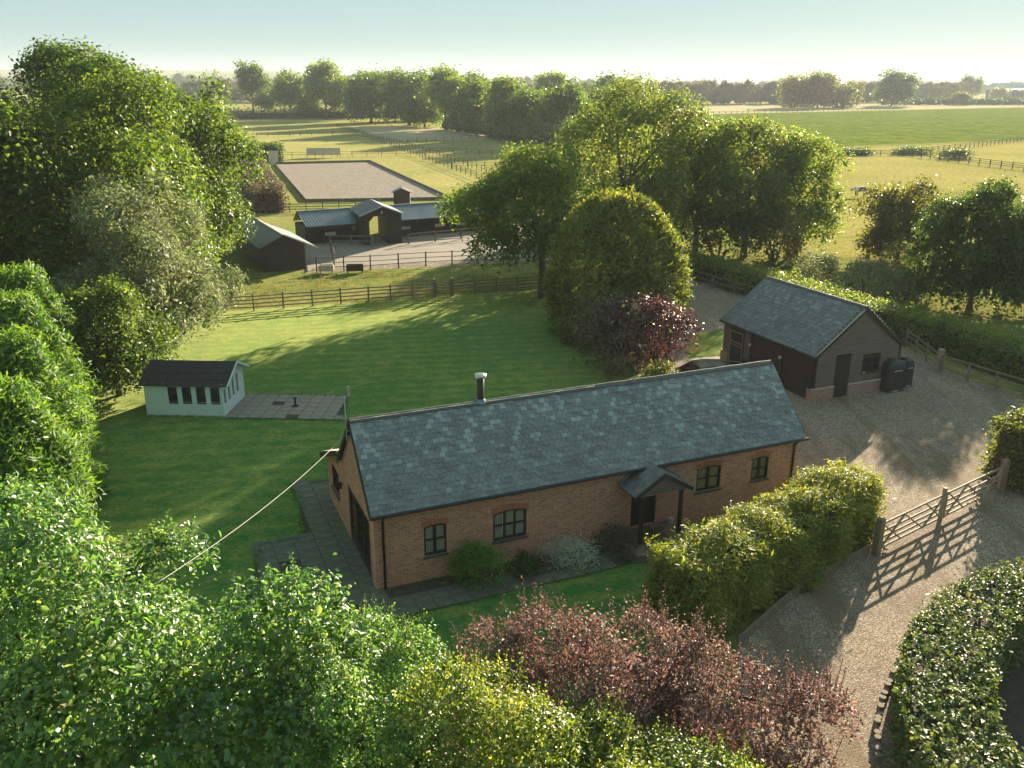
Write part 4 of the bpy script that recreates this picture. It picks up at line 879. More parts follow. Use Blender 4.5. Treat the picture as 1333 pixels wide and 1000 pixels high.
LEAF = dict(
    oak=m_leaf('leaf_oak', (0.028, 0.063, 0.014), (0.072, 0.127, 0.023), (0.125, 0.162, 0.034)),
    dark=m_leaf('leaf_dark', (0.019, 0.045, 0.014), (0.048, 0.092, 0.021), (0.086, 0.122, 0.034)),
    silver=m_leaf('leaf_silver', (.09, .125, .06), (.19, .225, .11), (.3, .32, .18), .5, .4, (1.5, 1.5, .9)),
    lime=m_leaf('leaf_lime', (0.044, 0.094, 0.019), (0.118, 0.177, 0.037), (0.197, 0.219, 0.061)),
    hazy=m_leaf('leaf_pale', (0.049, 0.089, 0.031), (0.118, 0.162, 0.055), (0.197, 0.219, 0.099)),
    olive=m_leaf('leaf_olive', (0.049, 0.065, 0.025), (0.109, 0.125, 0.043), (0.167, 0.167, 0.074)),
    cypress=m_leaf('leaf_cypress', (0.072, 0.109, 0.020), (0.189, 0.225, 0.041), (0.348, 0.334, 0.087), .55, .35),
    emerald=m_leaf('leaf_emerald', (.04, .1, .018), (.09, .19, .03), (.2, .28, .05), .5, .4),
    yew=m_leaf('leaf_yew', (0.049, 0.073, 0.017), (0.120, 0.153, 0.032), (0.283, 0.294, 0.072), .6, .4),
    purple=m_leaf('leaf_purple', (.035, .02, .026), (.09, .045, .05), (.2, .1, .095), .4, .35, (1.5, .95, .9)),
    plum=m_leaf('leaf_plum', (0.076, 0.054, 0.055), (0.215, 0.150, 0.135), (0.420, 0.330, 0.290), .5, .4, (1.5, 1.0, .85), .3),
    maple=m_leaf('leaf_maple', (0.034, 0.094, 0.026), (0.092, 0.187, 0.043), (0.252, 0.314, 0.086), .44, .45, (2.2, 2.2, 1.0), 1.),
    box_=m_leaf('leaf_bright', (0.048, 0.123, 0.029), (0.129, 0.236, 0.051), (0.362, 0.415, 0.100), .42, .45, (2.2, 2.2, 1.0), 1.),
    privet=m_leaf('leaf_privet', (.06, .12, .02), (.17, .23, .03), (.48, .46, .06), .42, .45, (2.3, 2.1, .8), .9),
    ring=m_leaf('leaf_ring_hedge', (.04, .08, .02), (.1, .145, .043), (.24, .25, .11), .5, .3, None, .35),
    grey=m_leaf('leaf_lavender', (0.232, 0.290, 0.246), (0.406, 0.478, 0.406), (0.580, 0.609, 0.522), .7, .25),
    brown=m_leaf('leaf_brownish', (.055, .046, .03), (.12, .1, .06), (.2, .16, .1), .7, .3, (1.5, 1.3, .9)),
    wood=m_leaf('leaf_woodland', (.045, .055, .025), (.085, .095, .04), (.13, .13, .06), 1., .25, None, 0., .05),
    lawn=m_leaf('leaf_grass', (.03, .13, .025), (.08, .19, .035), (.17, .23, .06), .8, .35, (1.6, 1.5, .7), .1),
    gold=m_leaf('leaf_dry', (.15, .14, .05), (.27, .24, .09), (.36, .31, .14), .8, .35, (1.1, 1.05, .75), .1),
)
NV = [0]
def tree(name, label, loc, H, r, leaf='oak', n=900, k=16, ls=.3, cr=None, base=None, seed=0, group=None, shape='round', lean=(0, 0), lobes=26, trunk=None, bark='bark', cat='tree', aspect=.6, up=.5, deep=.3, six=False, fill=.5):
    rng = np.random.default_rng(seed); base = H * .22 if base is None else base; cr = cr or ls * 1.9
    lb = tree_lobes(H, r, base, rng, lobes, shape, lean); C, N = lobe_points(lb, n, rng, -.5, deep)
    V, F = clumps(C, N, k, cr, ls, rng, up, aspect=aspect, six=six)
    Ci, Ni = lobe_points([(c, tuple(q * .7 for q in rr)) for c, rr in lb], int(n * fill), rng, -.6, .5)
    V2, F2 = clumps(Ci, Ni, 5, cr * .8, ls * 1.7, rng, up, aspect=.8); F = np.r_[F, F2 + len(V)]; V = np.r_[V, V2]
    root = empty(name, loc, rng.uniform(0, .01), label=label, cat=cat, group=group)
    link('crown', array_mesh('crown', V, F, LEAF[leaf]), root); NV[0] += len(F)
    link('trunk', trunk_mesh(H, base, lb, rng, trunk or H * .022, M[bark], lean), root)
    return root
def copy_tree(src, label, loc, scale, rz, group=None):
    o = src.copy(); col.objects.link(o); o.location = (*loc, 0); o.rotation_euler.z = rz; o.scale = scale; o['label'] = label
    if group: o['group'] = group
    for ch in list(src.children): c = ch.copy(); col.objects.link(c); c.parent = o
    return o
def shrub(name, label, loc, H, r, leaf, n=200, k=14, ls=.16, seed=0, cat='shrub', group=None, stems=5, aspect=.5, along=.2, lobes=9, up=.5, six=False, ry=None, droop=0., cr=None):
    rng = np.random.default_rng(seed); lb = []; ry = ry or r
    for i in range(lobes):
        a = rng.uniform(0, 6.28); q = rng.uniform(.2, .62); s = rng.uniform(.35, .5)
        lb.append(((math.cos(a) * r * q, math.sin(a) * ry * q, H * rng.uniform(.3, .62)), (r * s, ry * s, H * s * .8)))
    lb.append(((0, 0, H * .45), (r * .6, ry * .6, H * .5)))
    C, N = lobe_points(lb, n, rng, -.7); C[:, 2] = np.maximum(C[:, 2], .05)
    V, F = clumps(C, N, k, cr or ls * 1.7, ls, rng, up, aspect=aspect, along=along, six=six, droop=droop); V[:, 2] = np.maximum(V[:, 2], .01)
    root = empty(name, loc, label=label, cat=cat, group=group); link('crown', array_mesh('crown', V, F, LEAF[leaf]), root); NV[0] += len(F)
    mb = MB()
    for i in range(stems):
        c = Vector(lb[i % len(lb)][0]); mb.tube([(c.x * .15, c.y * .15, -.1), (c.x * .5, c.y * .5, c.z * .5), c], [.05 * H ** .5, .035 * H ** .5, .01], 6)
    mb.build('stem', M['bark'], root); return root
def hedge(name, label, path, wd, H, leaf, n, k, ls, seed=0, kind='flat', along=.1, aspect=.5, taper=.9, cr=None, up=.5, rough=.12, six=False, body='deck', ends=True):
    """clipped hedge along a polyline: leafy skin over a woody core"""
    rng = np.random.default_rng(seed); pts = np.array(path, float); seg = np.linalg.norm(np.diff(pts, axis=0), axis=1); cum = np.r_[0, np.cumsum(seg)]; Lt = cum[-1]
    def at_(s):
        i = np.clip(np.searchsorted(cum, s, 'right') - 1, 0, len(seg) - 1); f = (s - cum[i]) / seg[i]; p = pts[i] + (pts[i + 1] - pts[i]) * f[:, None]; t = (pts[i + 1] - pts[i]) / seg[i][:, None]; return p, t
    s = rng.uniform(0, Lt, n); side = rng.random(n); per = wd + 2 * H; u = side * per
    p, t = at_(s); nn = np.stack([-t[:, 1], t[:, 0]], 1); wob = 1 + rough * np.sin(s * 1.9 + 1) * np.sin(s * .83 + u)
    off = np.where(u < H, -wd / 2, np.where(u < H + wd, u - H - wd / 2, wd / 2)); z = np.where(u < H, u, np.where(u < H + wd, H, per - u))
    nx = np.where(u < H, -1., np.where(u < H + wd, 0, 1.)); nz = np.where((u >= H) & (u < H + wd), 1., 0.)
    off = off * (taper + (1 - taper) * (1 - z / H)) * np.where(nz > 0, 1, wob)
    if kind == 'round': z = z * (1 - .16 * (np.abs(off) / (wd / 2)) ** 2)
    z = z * np.where(nz > 0, wob ** .5, 1)
    C = np.stack([p[:, 0] + nn[:, 0] * off, p[:, 1] + nn[:, 1] * off, z], 1); N = np.stack([nn[:, 0] * nx, nn[:, 1] * nx, nz], 1)
    if ends:
        m = n // 14
        for e_, sg in ((0, -1), (Lt, 1)):
            pe, te = at_(np.full(m, e_)); ne = np.stack([-te[:, 1], te[:, 0]], 1); o2 = rng.uniform(-wd / 2, wd / 2, m) * taper
            C = np.r_[C, np.stack([pe[:, 0] + ne[:, 0] * o2, pe[:, 1] + ne[:, 1] * o2, rng.uniform(0, H, m)], 1)]; N = np.r_[N, np.stack([te[:, 0] * sg, te[:, 1] * sg, np.zeros(m)], 1)]
    C = C + rng.normal(size=C.shape) * rough * .5
    V, F = clumps(C, N, k, cr or ls * 1.5, ls, rng, up, aspect=aspect, along=along, six=six); V[:, 2] = np.maximum(V[:, 2], .01)
    o0 = np.array([path[0][0], path[0][1], 0]); root = empty(name, path[0], label=label, cat='hedge')
    link('foliage', array_mesh('foliage', V - o0, F, LEAF[leaf]), root); NV[0] += len(F)
    mb = MB(); inw = wd / 2 * .8
    for a, b in zip(pts[:-1], pts[1:]):
        mb.bar((*(a - o0[:2]), H * .44), (*(b - o0[:2]), H * .44), inw * 2 * taper, H * .84)
    mb.build('woody_core', M['soil'], root); return root

# --- trees left of the lawn
TL = 'trees massed left of the lawn'
tree('broadleaf_tree', 'huge rounded green tree towering over the left edge of the lawn', (-27.5, 58), 16.6, 8.6, 'oak', 3933, 24, 0.23, cr=0.53, base=1.5, seed=11, lobes=34)
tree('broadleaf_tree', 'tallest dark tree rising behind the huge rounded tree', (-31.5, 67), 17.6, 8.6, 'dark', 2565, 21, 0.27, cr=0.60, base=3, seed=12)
tree('broadleaf_tree', 'dense green tree between the huge rounded tree and the riding arena', (-28.4, 77.5), 16.8, 5.6, 'oak', 2223, 21, 0.27, cr=0.60, base=.8, seed=13)
tree('broadleaf_tree', 'lower green tree behind the black end shed', (-35, 89), 14, 5.2, 'oak', 1710, 21, 0.28, cr=0.63, base=1, seed=14)
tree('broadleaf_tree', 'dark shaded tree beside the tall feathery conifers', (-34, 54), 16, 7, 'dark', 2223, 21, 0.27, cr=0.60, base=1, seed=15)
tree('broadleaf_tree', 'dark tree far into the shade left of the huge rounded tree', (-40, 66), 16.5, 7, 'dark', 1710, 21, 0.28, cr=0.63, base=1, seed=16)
tree('willow_tree', 'pale silvery green tree above the summerhouse', (-21.9, 50.8), 11.3, 4.6, 'silver', 2907, 27, 0.19, cr=0.42, base=.6, seed=17, lobes=30, aspect=.4)
tree('willow_tree', 'smaller silvery green tree at the end of the garden fence', (-22.6, 56.6), 8.0, 2.9, 'silver', 1368, 24, 0.19, cr=0.42, base=.4, seed=18, aspect=.4)
tree('broadleaf_tree', 'leafy dark green tree overhanging the summerhouse roof', (-21.2, 44.4), 6.9, 3.3, 'oak', 1881, 24, 0.16, cr=0.35, base=.5, seed=19)
shrub('round_bush', 'small round pale bush growing through the garden fence', (-21.2, 64.6), 2.9, 1.6, 'silver', 240, 16, .2, seed=20, cat='bush')
for i, (x, y, H, r) in enumerate([(-18.9, 31.5, 6.9, 2.2), (-20.9, 35.5, 7.4, 2.3), (-23.0, 40.0, 7.6, 2.4), (-17.2, 27.6, 6.2, 2.1)]):
    rng = np.random.default_rng(40 + i); m = 1750; zz = rng.random(m) ** .8; a = rng.uniform(0, 6.283, m); rad = r * (1 - zz ** 2.2 * .75) * (1 + .18 * np.sin(a * 5 + zz * 9)) * rng.uniform(.75, 1.05, m)
    C = np.stack([np.cos(a) * rad, np.sin(a) * rad, zz * H], 1); N = unit(np.stack([np.cos(a), np.sin(a), zz * .8], 1))
    V, F = clumps(C, N, 16, .2, .27, rng, .3, aspect=.24, along=.55, flat=1.)
    root = empty('conifer_tree', (x, y), label='feathery bright green conifer, %s of the screen left of the lawn' % ('second', 'third', 'last, by the summerhouse', 'first, by the foreground maple')[i], cat='conifer', group='conifer screen')
    link('crown', array_mesh('crown', V, F, LEAF['emerald']), root); MB().tube([(0, 0, -.2), (0, 0, H * .9)], [.2, .04], 8).build('trunk', M['bark'], root); NV[0] += len(F)

# --- trees in the middle
tree('spreading_tree', 'broad spreading tree with leaning trunk at the end of the garden fence', (2.4, 67.4), 11.6, 7.0, 'lime', 3420, 24, 0.23, cr=0.53, base=2.1, seed=21, fill=.15, lean=(-1.6, .6), lobes=34, trunk=.34)
tree('broadleaf_tree', 'tall airy tree rising behind the egg shaped conifer', (9.8, 80), 17.4, 7.2, 'hazy', 2907, 22, 0.26, cr=0.58, base=.6, seed=22, fill=.12, lobes=30)
tree('broadleaf_tree', 'airy tree behind the spreading tree, beside the arena paddock', (15, 104), 13.5, 6, 'hazy', 2052, 21, 0.28, cr=0.63, base=1.5, seed=23, fill=.12)
tree('broadleaf_tree', 'sunlit tree with pale trunk above the far drive', (17.4, 83), 14.2, 5.2, 'lime', 2052, 21, 0.25, cr=0.56, base=2.6, seed=24, fill=.12, bark='bark_pale', lobes=24)
tree('broadleaf_tree', 'olive green tree above the long trimmed hedge', (22.6, 85), 13.2, 4.8, 'hazy', 1881, 21, 0.25, cr=0.56, base=.8, fill=.2, seed=25)
tree('broadleaf_tree', 'dark leafy tree at the corner of the sunlit pasture', (28.3, 87), 12, 4.4, 'lime', 1710, 21, 0.25, cr=0.56, base=.8, fill=.2, seed=26)
for i, (x, y, H, r, lf) in enumerate([(14.5, 86, 6, 4, 'dark'), (19.5, 82.5, 5, 3.2, 'dark'), (24.5, 81.5, 5.5, 3.2, 'olive')]):
    shrub('understory_bush', ('dark bush under the sunlit tree by the drive', 'dark bush between the pale trunk and the trimmed hedge', 'olive bush under the trees at the end of the trimmed hedge')[i], (x, y), H, r, lf, 420, 16, .32, seed=60 + i, cat='bush')
# egg shaped conifer
rng = np.random.default_rng(33); m = 3900; zz = rng.random(m) ** .85; a = rng.uniform(0, 6.283, m); prof = np.where(zz > .36, np.sqrt(np.clip(1 - ((zz - .36) / .655) ** 1.75, 0, 1)), .8 + .2 * (zz / .36) ** .7)
rad = 4.45 * prof * (1 + .07 * np.sin(a * 7 + zz * 6)) * rng.uniform(.86, 1.03, m); Hc = 9.3
C = np.stack([np.cos(a) * rad, np.sin(a) * rad, zz * Hc], 1); N = unit(np.stack([np.cos(a), np.sin(a), (zz - .35) * 1.8], 1))
V, F = clumps(C, N, 12, .2, .34, rng, .35, aspect=.28, along=.7, flat=.9); V[:, 2] = np.maximum(V[:, 2], .02)
root = empty('egg_conifer', (6.7, 56.3), label='dense egg shaped golden green conifer at the corner of the lawn', cat='conifer'); link('crown', array_mesh('crown', V, F, LEAF['yew']), root); NV[0] += len(F)
MB().tube([(0, 0, -.2), (0, 0, 8)], [.4, .06], 8).build('trunk', M['bark'], root)
shrub('purple_shrub', 'purple leaved smoke bush in front of the egg shaped conifer', (8.3, 48.7), 4.6, 2.6, 'purple', 700, 18, .2, seed=34, along=.35)
shrub('brown_shrub', 'dusky brown shrub left of the purple smoke bush', (5.6, 48.7), 4.6, 2.9, 'brown', 560, 18, .2, seed=35, along=.3)
shrub('low_shrub', 'low green shrub at the foot of the purple smoke bush', (8.2, 45.3), 1.7, 1.5, 'olive', 200, 16, .16, seed=36)

# --- right hand trees and bushes
tree('broadleaf_tree', 'round bushy tree standing in front of the grazing cow', (36.6, 82.5), 7.9, 4.2, 'olive', 1710, 21, 0.23, cr=0.53, base=.3, seed=51)
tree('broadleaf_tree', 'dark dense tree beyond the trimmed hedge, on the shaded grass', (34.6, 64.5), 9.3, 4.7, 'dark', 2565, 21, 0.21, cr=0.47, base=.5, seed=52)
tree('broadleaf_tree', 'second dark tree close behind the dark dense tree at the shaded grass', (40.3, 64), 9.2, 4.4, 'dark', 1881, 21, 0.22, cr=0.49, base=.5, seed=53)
for i, (x, y, H, r, lf) in enumerate([(25.4, 70.8, 3.1, 2.1, 'silver'), (28.4, 69.2, 3.0, 2.2, 'silver'), (30.2, 66.3, 2.9, 2.0, 'silver'), (31.8, 68.4, 4.2, 2.2, 'olive')]):
    shrub('rounded_bush', ('pale rounded bush at the far end of the trimmed hedge', 'pale rounded bush in the middle of the row behind the barn', 'pale rounded bush next to the dark dense tree', 'taller olive bush behind the pale rounded bushes')[i], (x, y), H, r, lf, 330, 16, .22, seed=70 + i, cat='bush')
hedge('trimmed_hedge', 'long trimmed hedge with lit flat top behind the barn', [(13.6, 80.5), (17.4, 74.0), (22.2, 64.0), (27.2, 55.2), (30.2, 47), (34, 39)], 2.3, 1.75, 'lime', 3200, 12, .19, 80, rough=.14)
hedge('corner_hedge', 'tall dark hedge at the right hand gate post', [(20.9, 33.6), (24.5, 35.8)], 1.8, 2.7, 'yew', 900, 14, .17, 81, along=.3)
hedge('arena_hedge', 'clipped hedge with brown top on the left of the riding arena', [(-31.3, 113.5), (-38.5, 134), (-44, 152)], 3.4, 2.8, 'brown', 1300, 12, .35, 82)
hedge('dark_clipped_hedge', 'dark clipped hedge behind the tall narrow panel', [(-57, 186), (-48.6, 188)], 3, 3.2, 'dark', 500, 12, .4, 83)
hedge('far_hedge', 'long dark hedge across the end of the paddocks', [(-128, 398), (-68, 428), (-30, 440)], 4, 3.0, 'dark', 900, 12, .8, 84)
# cypress hedge by the drive
hedge('cypress_hedge', 'shaggy clipped cypress hedge curving between cottage and drive', [(5.0, 23.4), (6.8, 24.6), (9.1, 26.6), (12.0, 29.0), (12.9, 29.7)], 2.2, 2.5, 'cypress', 4300, 14, .165, 85, 'round', along=.6, aspect=.26, rough=.22, cr=.13)
# ring hedge
ring = [(19.3 + 8.95 * math.cos(a), 15.0 + 8.95 * math.sin(a)) for a in np.linspace(R(60), R(212), 30)]
hedge('ring_hedge', 'broad flat topped circular hedge round a dark hollow beside the drive', ring, 2.0, 1.75, 'ring', 3500, 12, .11, 86, rough=.05, up=.7, six=True, aspect=.62, taper=1., cr=.12, ends=False)
sheet('hedge_hollow', [(19.3 + 8.1 * math.cos(a), 15 + 8.1 * math.sin(a)) for a in np.linspace(0, 6.28, 40)[:-1]], .018, M['soil'])  # dark soil that also stands in for the shadow inside the ring

# --- foreground trees
def fg(name, label, loc, lobes, leaf, n, k, ls, seed, bark='bark', cat='tree', aspect=.6, along=.2, H=8, up=.55, cr=None, deep=.3, stalks=0, rand=.8):
    rng = np.random.default_rng(seed); lb = [(tuple(np.array(c) - np.array([loc[0], loc[1], 0])), rr if hasattr(rr, '__len__') else (rr, rr, rr)) for c, rr in lobes]
    C, N = lobe_points(lb, n, rng, -.5, deep)
    V, F = clumps(C, N, k, cr or ls * 2, ls, rng, up, aspect=aspect, along=along, six=True, rand=rand)
    Ci, Ni = lobe_points([(c, tuple(q * .68 for q in rr)) for c, rr in lb], n // 4, rng, -.8, .5)
    V2, F2 = clumps(Ci, Ni, 7, ls * 1.5, ls * 1.5, rng, up, aspect=.8); F = np.r_[F, F2 + len(V)]; V = np.r_[V, V2]
    if stalks:                                                       # upright shoots standing out of the crown
        j = rng.choice(np.where(N[:, 2] > .2)[0], stalks); S = C[j]; Ls = rng.uniform(.35, 1.0, stalks) * (1 if leaf == 'plum' else .6); q = 16
        tt = np.tile(np.linspace(0, 1, q), stalks); P = np.repeat(S, q, 0); dr = unit(np.repeat(N[j] * .5 + np.array([0, 0, .9]) + rng.normal(size=(stalks, 3)) * .15, q, 0))
        P = P + dr * (np.repeat(Ls, q) * tt)[:, None] + rng.normal(size=P.shape) * .03
        T = dr * .5 + rng.normal(size=P.shape) * .8; L = ls * rng.uniform(.7, 1.2, len(P)) * (1.1 - .4 * tt)
        tw = MB()
        for a_, d_, l_ in zip(S, dr[::q], Ls): tw.bar(a_ - d_ * .25, a_ + d_ * l_ * .95, .012, .012, (1, 0, .1))
        V2, F2 = leaf_arrays(P, rng.normal(size=P.shape) + np.array([0, 0, .6]), T, L, L * aspect, True); F = np.r_[F, F2 + len(V)]; V = np.r_[V, V2]
    root = empty(name, loc, label=label, cat=cat); link('crown', array_mesh('crown', V, F, LEAF[leaf]), root); NV[0] += len(F)
    if stalks: tag(tw.build('twigs', M[bark], root), kind='stuff')
    link('trunk', trunk_mesh(H, H * .2, lb, rng, .16, M[bark], limbs=min(14, len(lb))), root)
def spread(cx, cy, cz, rx, ry, rz, n, s, seed):
    rng = np.random.default_rng(seed); out = []
    for i in range(n):
        d = sph(1, rng)[0]; q = rng.uniform(.5, .8); ss = rng.uniform(.8, 1.2) * s
        out.append(((cx + d[0] * rx * q, cy + d[1] * ry * q, cz + d[2] * rz * q), (ss, ss, ss * .85)))
    return out + [((cx, cy, cz), (rx * .6, ry * .6, rz * .6))]
fg('maple_tree', 'big leafy foreground maple with glossy leaves below the conifer screen', (-9.0, 15.0), spread(-9.2, 15.4, 4.4, 4.5, 3.5, 3.8, 40, 1.05, 1) + spread(-5.6, 15.6, 3.9, 2.7, 2.3, 2.8, 20, .8, 2) + spread(-11.2, 16.6, 6.0, 2.4, 2.2, 1.9, 12, .8, 8), 'maple', 6400, 11, .12, 91, up=.6, stalks=520)
fg('maple_tree', 'small leafed bright green tree below the patio', (-3.4, 15.0), spread(-3.3, 15.8, 3.1, 2.5, 2.4, 2.5, 30, .7, 3), 'box_', 3200, 13, .075, 92, up=.6, stalks=300)
fg('privet_shrub', 'yellow green glossy shrub in front of the plum tree', (1.2, 14.2), spread(-.6, 14.7, 2.5, 2.4, 1.8, 2.1, 14, .9, 4) + spread(3.2, 14.4, 2.2, 3.6, 1.6, 1.6, 20, .75, 5), 'privet', 3800, 13, .085, 93, cat='shrub', up=.6, H=4, stalks=420)
fg('plum_tree', 'purple leaved plum tree with upright shoots beside the drive', (4.3, 18.6), spread(2.0, 17.8, 1.9, 4.2, 2.4, 1.8, 30, .8, 6) + spread(5.9, 16.6, 1.7, 2.6, 1.9, 1.5, 14, .75, 7), 'plum', 3300, 12, .085, 94, H=4.5, aspect=.5, stalks=650, up=.4)

# --- planting along the cottage front
shrub('bushy_fern', 'upright bright green shrub under the first cottage windows', (-1.1, 25.75), 1.5, 1.15, 'emerald', 420, 16, .13, seed=101, along=.6, aspect=.3, ry=.8)
shrub('lavender_clump', 'silvery lavender clump in the bed along the cottage', (2.15, 27.25), .8, 1.15, 'grey', 300, 20, .16, seed=102, along=.9, aspect=.1, ry=.7)
shrub('dead_shrub', 'low brown shrub between the lavender and the porch', (3.85, 27.9), .95, .95, 'brown', 220, 16, .12, seed=103, along=.5, aspect=.3)
shrub('low_plant', 'small dark plant at the foot of the wide cottage window', (.55, 26.5), .7, .6, 'dark', 120, 14, .1, seed=104)
shrub('low_plant', 'low green plant by the porch step', (5.2, 28.4), .6, .55, 'olive', 100, 14, .1, seed=105)

# --- background trees
BT = 'background trees behind the paddocks'
t0 = tree('background_tree', 'slim tall tree standing alone at the far left of the paddocks', (-128, 450), 25, 7.5, 'oak', 420, 14, 1.0, base=8, seed=111, group=BT, lobes=14)
t1 = tree('background_tree', 'rounded tree next to the slim tall tree', (-105, 432), 19, 10, 'oak', 650, 14, .95, base=2, seed=112, group=BT)
t2 = tree('background_tree', 'tall open topped tree left of the dark far hedge end', (-84, 409), 24, 10, 'lime', 700, 14, .95, base=3, seed=113, group=BT)
t3 = tree('background_tree', 'broad green tree at the end of the dark far hedge', (-58, 372), 21, 11, 'oak', 900, 14, .85, base=1, seed=114, group=BT)
bt = [(t3, 'large dark green tree left of the bare paddock', (-40, 350), (1.05, 1.05, 1.02), 1.3), (t2, 'pale sunlit tree at the top of the bare paddock', (-24, 322), (.85, .85, .86), 2.1), (t1, 'round tree above the bare paddock', (-12, 300), (.8, .8, .88), .6),
      (t2, 'light green tree where the paddock fences end', (-2, 274), (.75, .75, .72), 3.9), (t3, 'dense tree behind the light green paddock tree', (6, 262), (.65, .65, .72), 2.6), (t1, 'tree rising behind the airy trees at the paddock corner', (14, 240), (.7, .7, .8), 4.4),
      (t3, 'far tree standing behind the large dark green tree', (-66, 440), (1, 1, 1.05), 3.3), (t1, 'far round tree beyond the dark far hedge', (-20, 430), (1.1, 1.1, 1), 5.1), (t2, 'distant tree showing between the paddock trees and the airy tree', (18, 440), (1.1, 1.1, .85), .4),
      (t1, 'distant tree behind the paddock corner woodland', (40, 380), (1.1, 1.1, .95), 1.9), (t3, 'tree in the hedgerow beyond the airy tree', (30, 320), (.8, .8, .75), 5.5), (t1, 'low round tree at the edge of the crop field', (48, 300), (.6, .6, .6), 3.0)]
names = ['leafy tree filling the gap beside the %s' % q for q in ('slim tall tree', 'rounded far tree', 'open topped tree', 'broad green tree at the hedge end', 'large dark paddock tree', 'pale sunlit paddock tree', 'round tree above the bare paddock', 'light green paddock tree', 'dense tree behind the fence end')]
for i, ((x, y), q) in enumerate(zip([(-119, 446), (-95, 425), (-72, 398), (-50, 385), (-33, 338), (-19, 312), (-7, 290), (2, 268), (10, 250)], [.7, .62, .8, .9, .72, .66, .7, .62, .6])): bt.append(((t1, t3, t2)[i % 3], names[i], (x, y), (q * 1.15, q, q * (.9 + .2 * (i % 2))), i * 1.7))
for s, lab, loc, scl, rz in bt: copy_tree(s, lab, loc, scl, rz, BT)
FR = 'trees standing in the far fields'
f0 = tree('field_tree', 'large dark round oak standing alone in the far stubble', (290, 705), 22, 17.5, 'dark', 900, 14, 1.6, base=2.5, seed=121, group=FR)
f1 = tree('field_tree', 'group tree at the left of the stubble clump', (196, 640), 22, 11, 'olive', 500, 14, 1.5, base=1, seed=122, group=FR)
for s, lab, loc, scl, rz in [(f1, 'taller tree in the middle of the stubble clump', (212, 640), (1, 1, 1.12), 2), (f1, 'low tree at the right of the stubble clump', (228, 650), (1, 1, .75), 4), (f1, 'slim tree between the stubble clump and the lone oak', (255, 690), (.5, .5, .85), 1),
                             (f0, 'dark tree in front of the far farm sheds', (521, 1060), (.85, .85, 1.02), 1), (f1, 'smaller tree left of the dark farm tree', (497, 1055), (1.0, 1.0, .72), 2), (f1, 'bushy tree beside the far farm sheds', (546, 1036), (.8, .8, .62), 3), (f0, 'low broad tree right of the far farm sheds', (580, 1038), (1.2, 1.2, .5), 4.),
                             (f1, 'small round tree on the edge of the stubble', (370, 760), (.6, .6, .5), 5)]: copy_tree(s, lab, loc, scl, rz, FR)
def woods(name, label, path, H, n, ls, leaf, seed, depth=60):
    rng = np.random.default_rng(seed); pts = np.array(path, float); lb = []
    for a, b in zip(pts[:-1], pts[1:]):
        L = np.linalg.norm(b - a); m = max(2, int(L / (H * .3)))
        for i in range(m):
            p = a + (b - a) * (i + rng.random()) / m; hh = H * rng.uniform(.6, 1.1); lb.append(((p[0], p[1] + rng.uniform(0, depth), hh * .5), (H * rng.uniform(.3, .65), H * .5, hh * .55)))
    C, N = lobe_points(lb, n, rng, -.2); V, F = clumps(C, N, 10, ls * 1.2, ls, rng, .5)
    m_, q_ = 9, 6; th_ = np.linspace(0, 2 * np.pi, m_, endpoint=False); ph_ = np.linspace(-1.2, 1.5, q_); S = np.array([(math.cos(p) * math.cos(a), math.cos(p) * math.sin(a), math.sin(p)) for p in ph_ for a in th_])
    T_ = [t for i in range(q_ - 1) for j in range(m_) for t in ((i * m_ + j, i * m_ + (j + 1) % m_, (i + 1) * m_ + j), (i * m_ + (j + 1) % m_, (i + 1) * m_ + (j + 1) % m_, (i + 1) * m_ + j))]
    for c, rr in lb: V = np.r_[V, np.array(c) + S * np.array(rr) * (.82 + .12 * rng.normal(size=(len(S), 1)))]
    F = np.r_[F, (np.arange(len(lb))[:, None, None] * len(S) + np.array(T_)[None]).reshape(-1, 3) + len(C) * 40]; V[:, 2] = np.maximum(V[:, 2], .05)
    o = link(name, array_mesh(name, V, F, LEAF[leaf])); tag(o, label, 'woodland', kind='stuff'); NV[0] += len(F)
woods('far_woodland', 'hazy belt of woodland along the right hand horizon', [(80, 690), (240, 760), (400, 880), (500, 1000)], 17, 1500, 1.6, 'wood', 131, 40)
woods('far_woodland', 'hazy belt of woodland along the middle horizon', [(-420, 760), (-200, 700), (-40, 680), (90, 760)], 15, 1500, 1.6, 'wood', 132)
woods('far_woodland', 'distant wooded rise along the left hand horizon', [(-1500, 1700), (-800, 1500), (-300, 1400), (200, 1500)], 24, 1500, 3.0, 'wood', 133, 200)
woods('far_woodland', 'distant wooded line beyond the right hand fields', [(200, 1500), (700, 1650), (1400, 1750)], 20, 1200, 3.0, 'wood', 134, 200)
woods('paddock_thicket', 'dark thicket along the right side of the paddocks', [(-22, 318), (-2, 262), (12, 225), (18, 190), (20, 150)], 6.5, 1700, .8, 'oak', 135, 6)
woods('field_scrub', 'low scrub line along the far edge of the stubble', [(300, 745), (420, 770), (560, 800)], 5, 700, 1.3, 'dark', 136, 6)
for i, (x, y, H, r) in enumerate([(96, 219, 1.3, 5.5), (82, 216, 1.1, 5), (101, 207, 1.6, 4.5)]):
    shrub('bramble_clump', ('low dark bramble mound behind the pasture fence corner', 'low bramble mound along the crop edge fence', 'largest dark bramble mound at the pasture fence corner')[i], (x, y), H, r, 'dark', 420, 14, .4, seed=140 + i, cat='bush', ry=2.5)

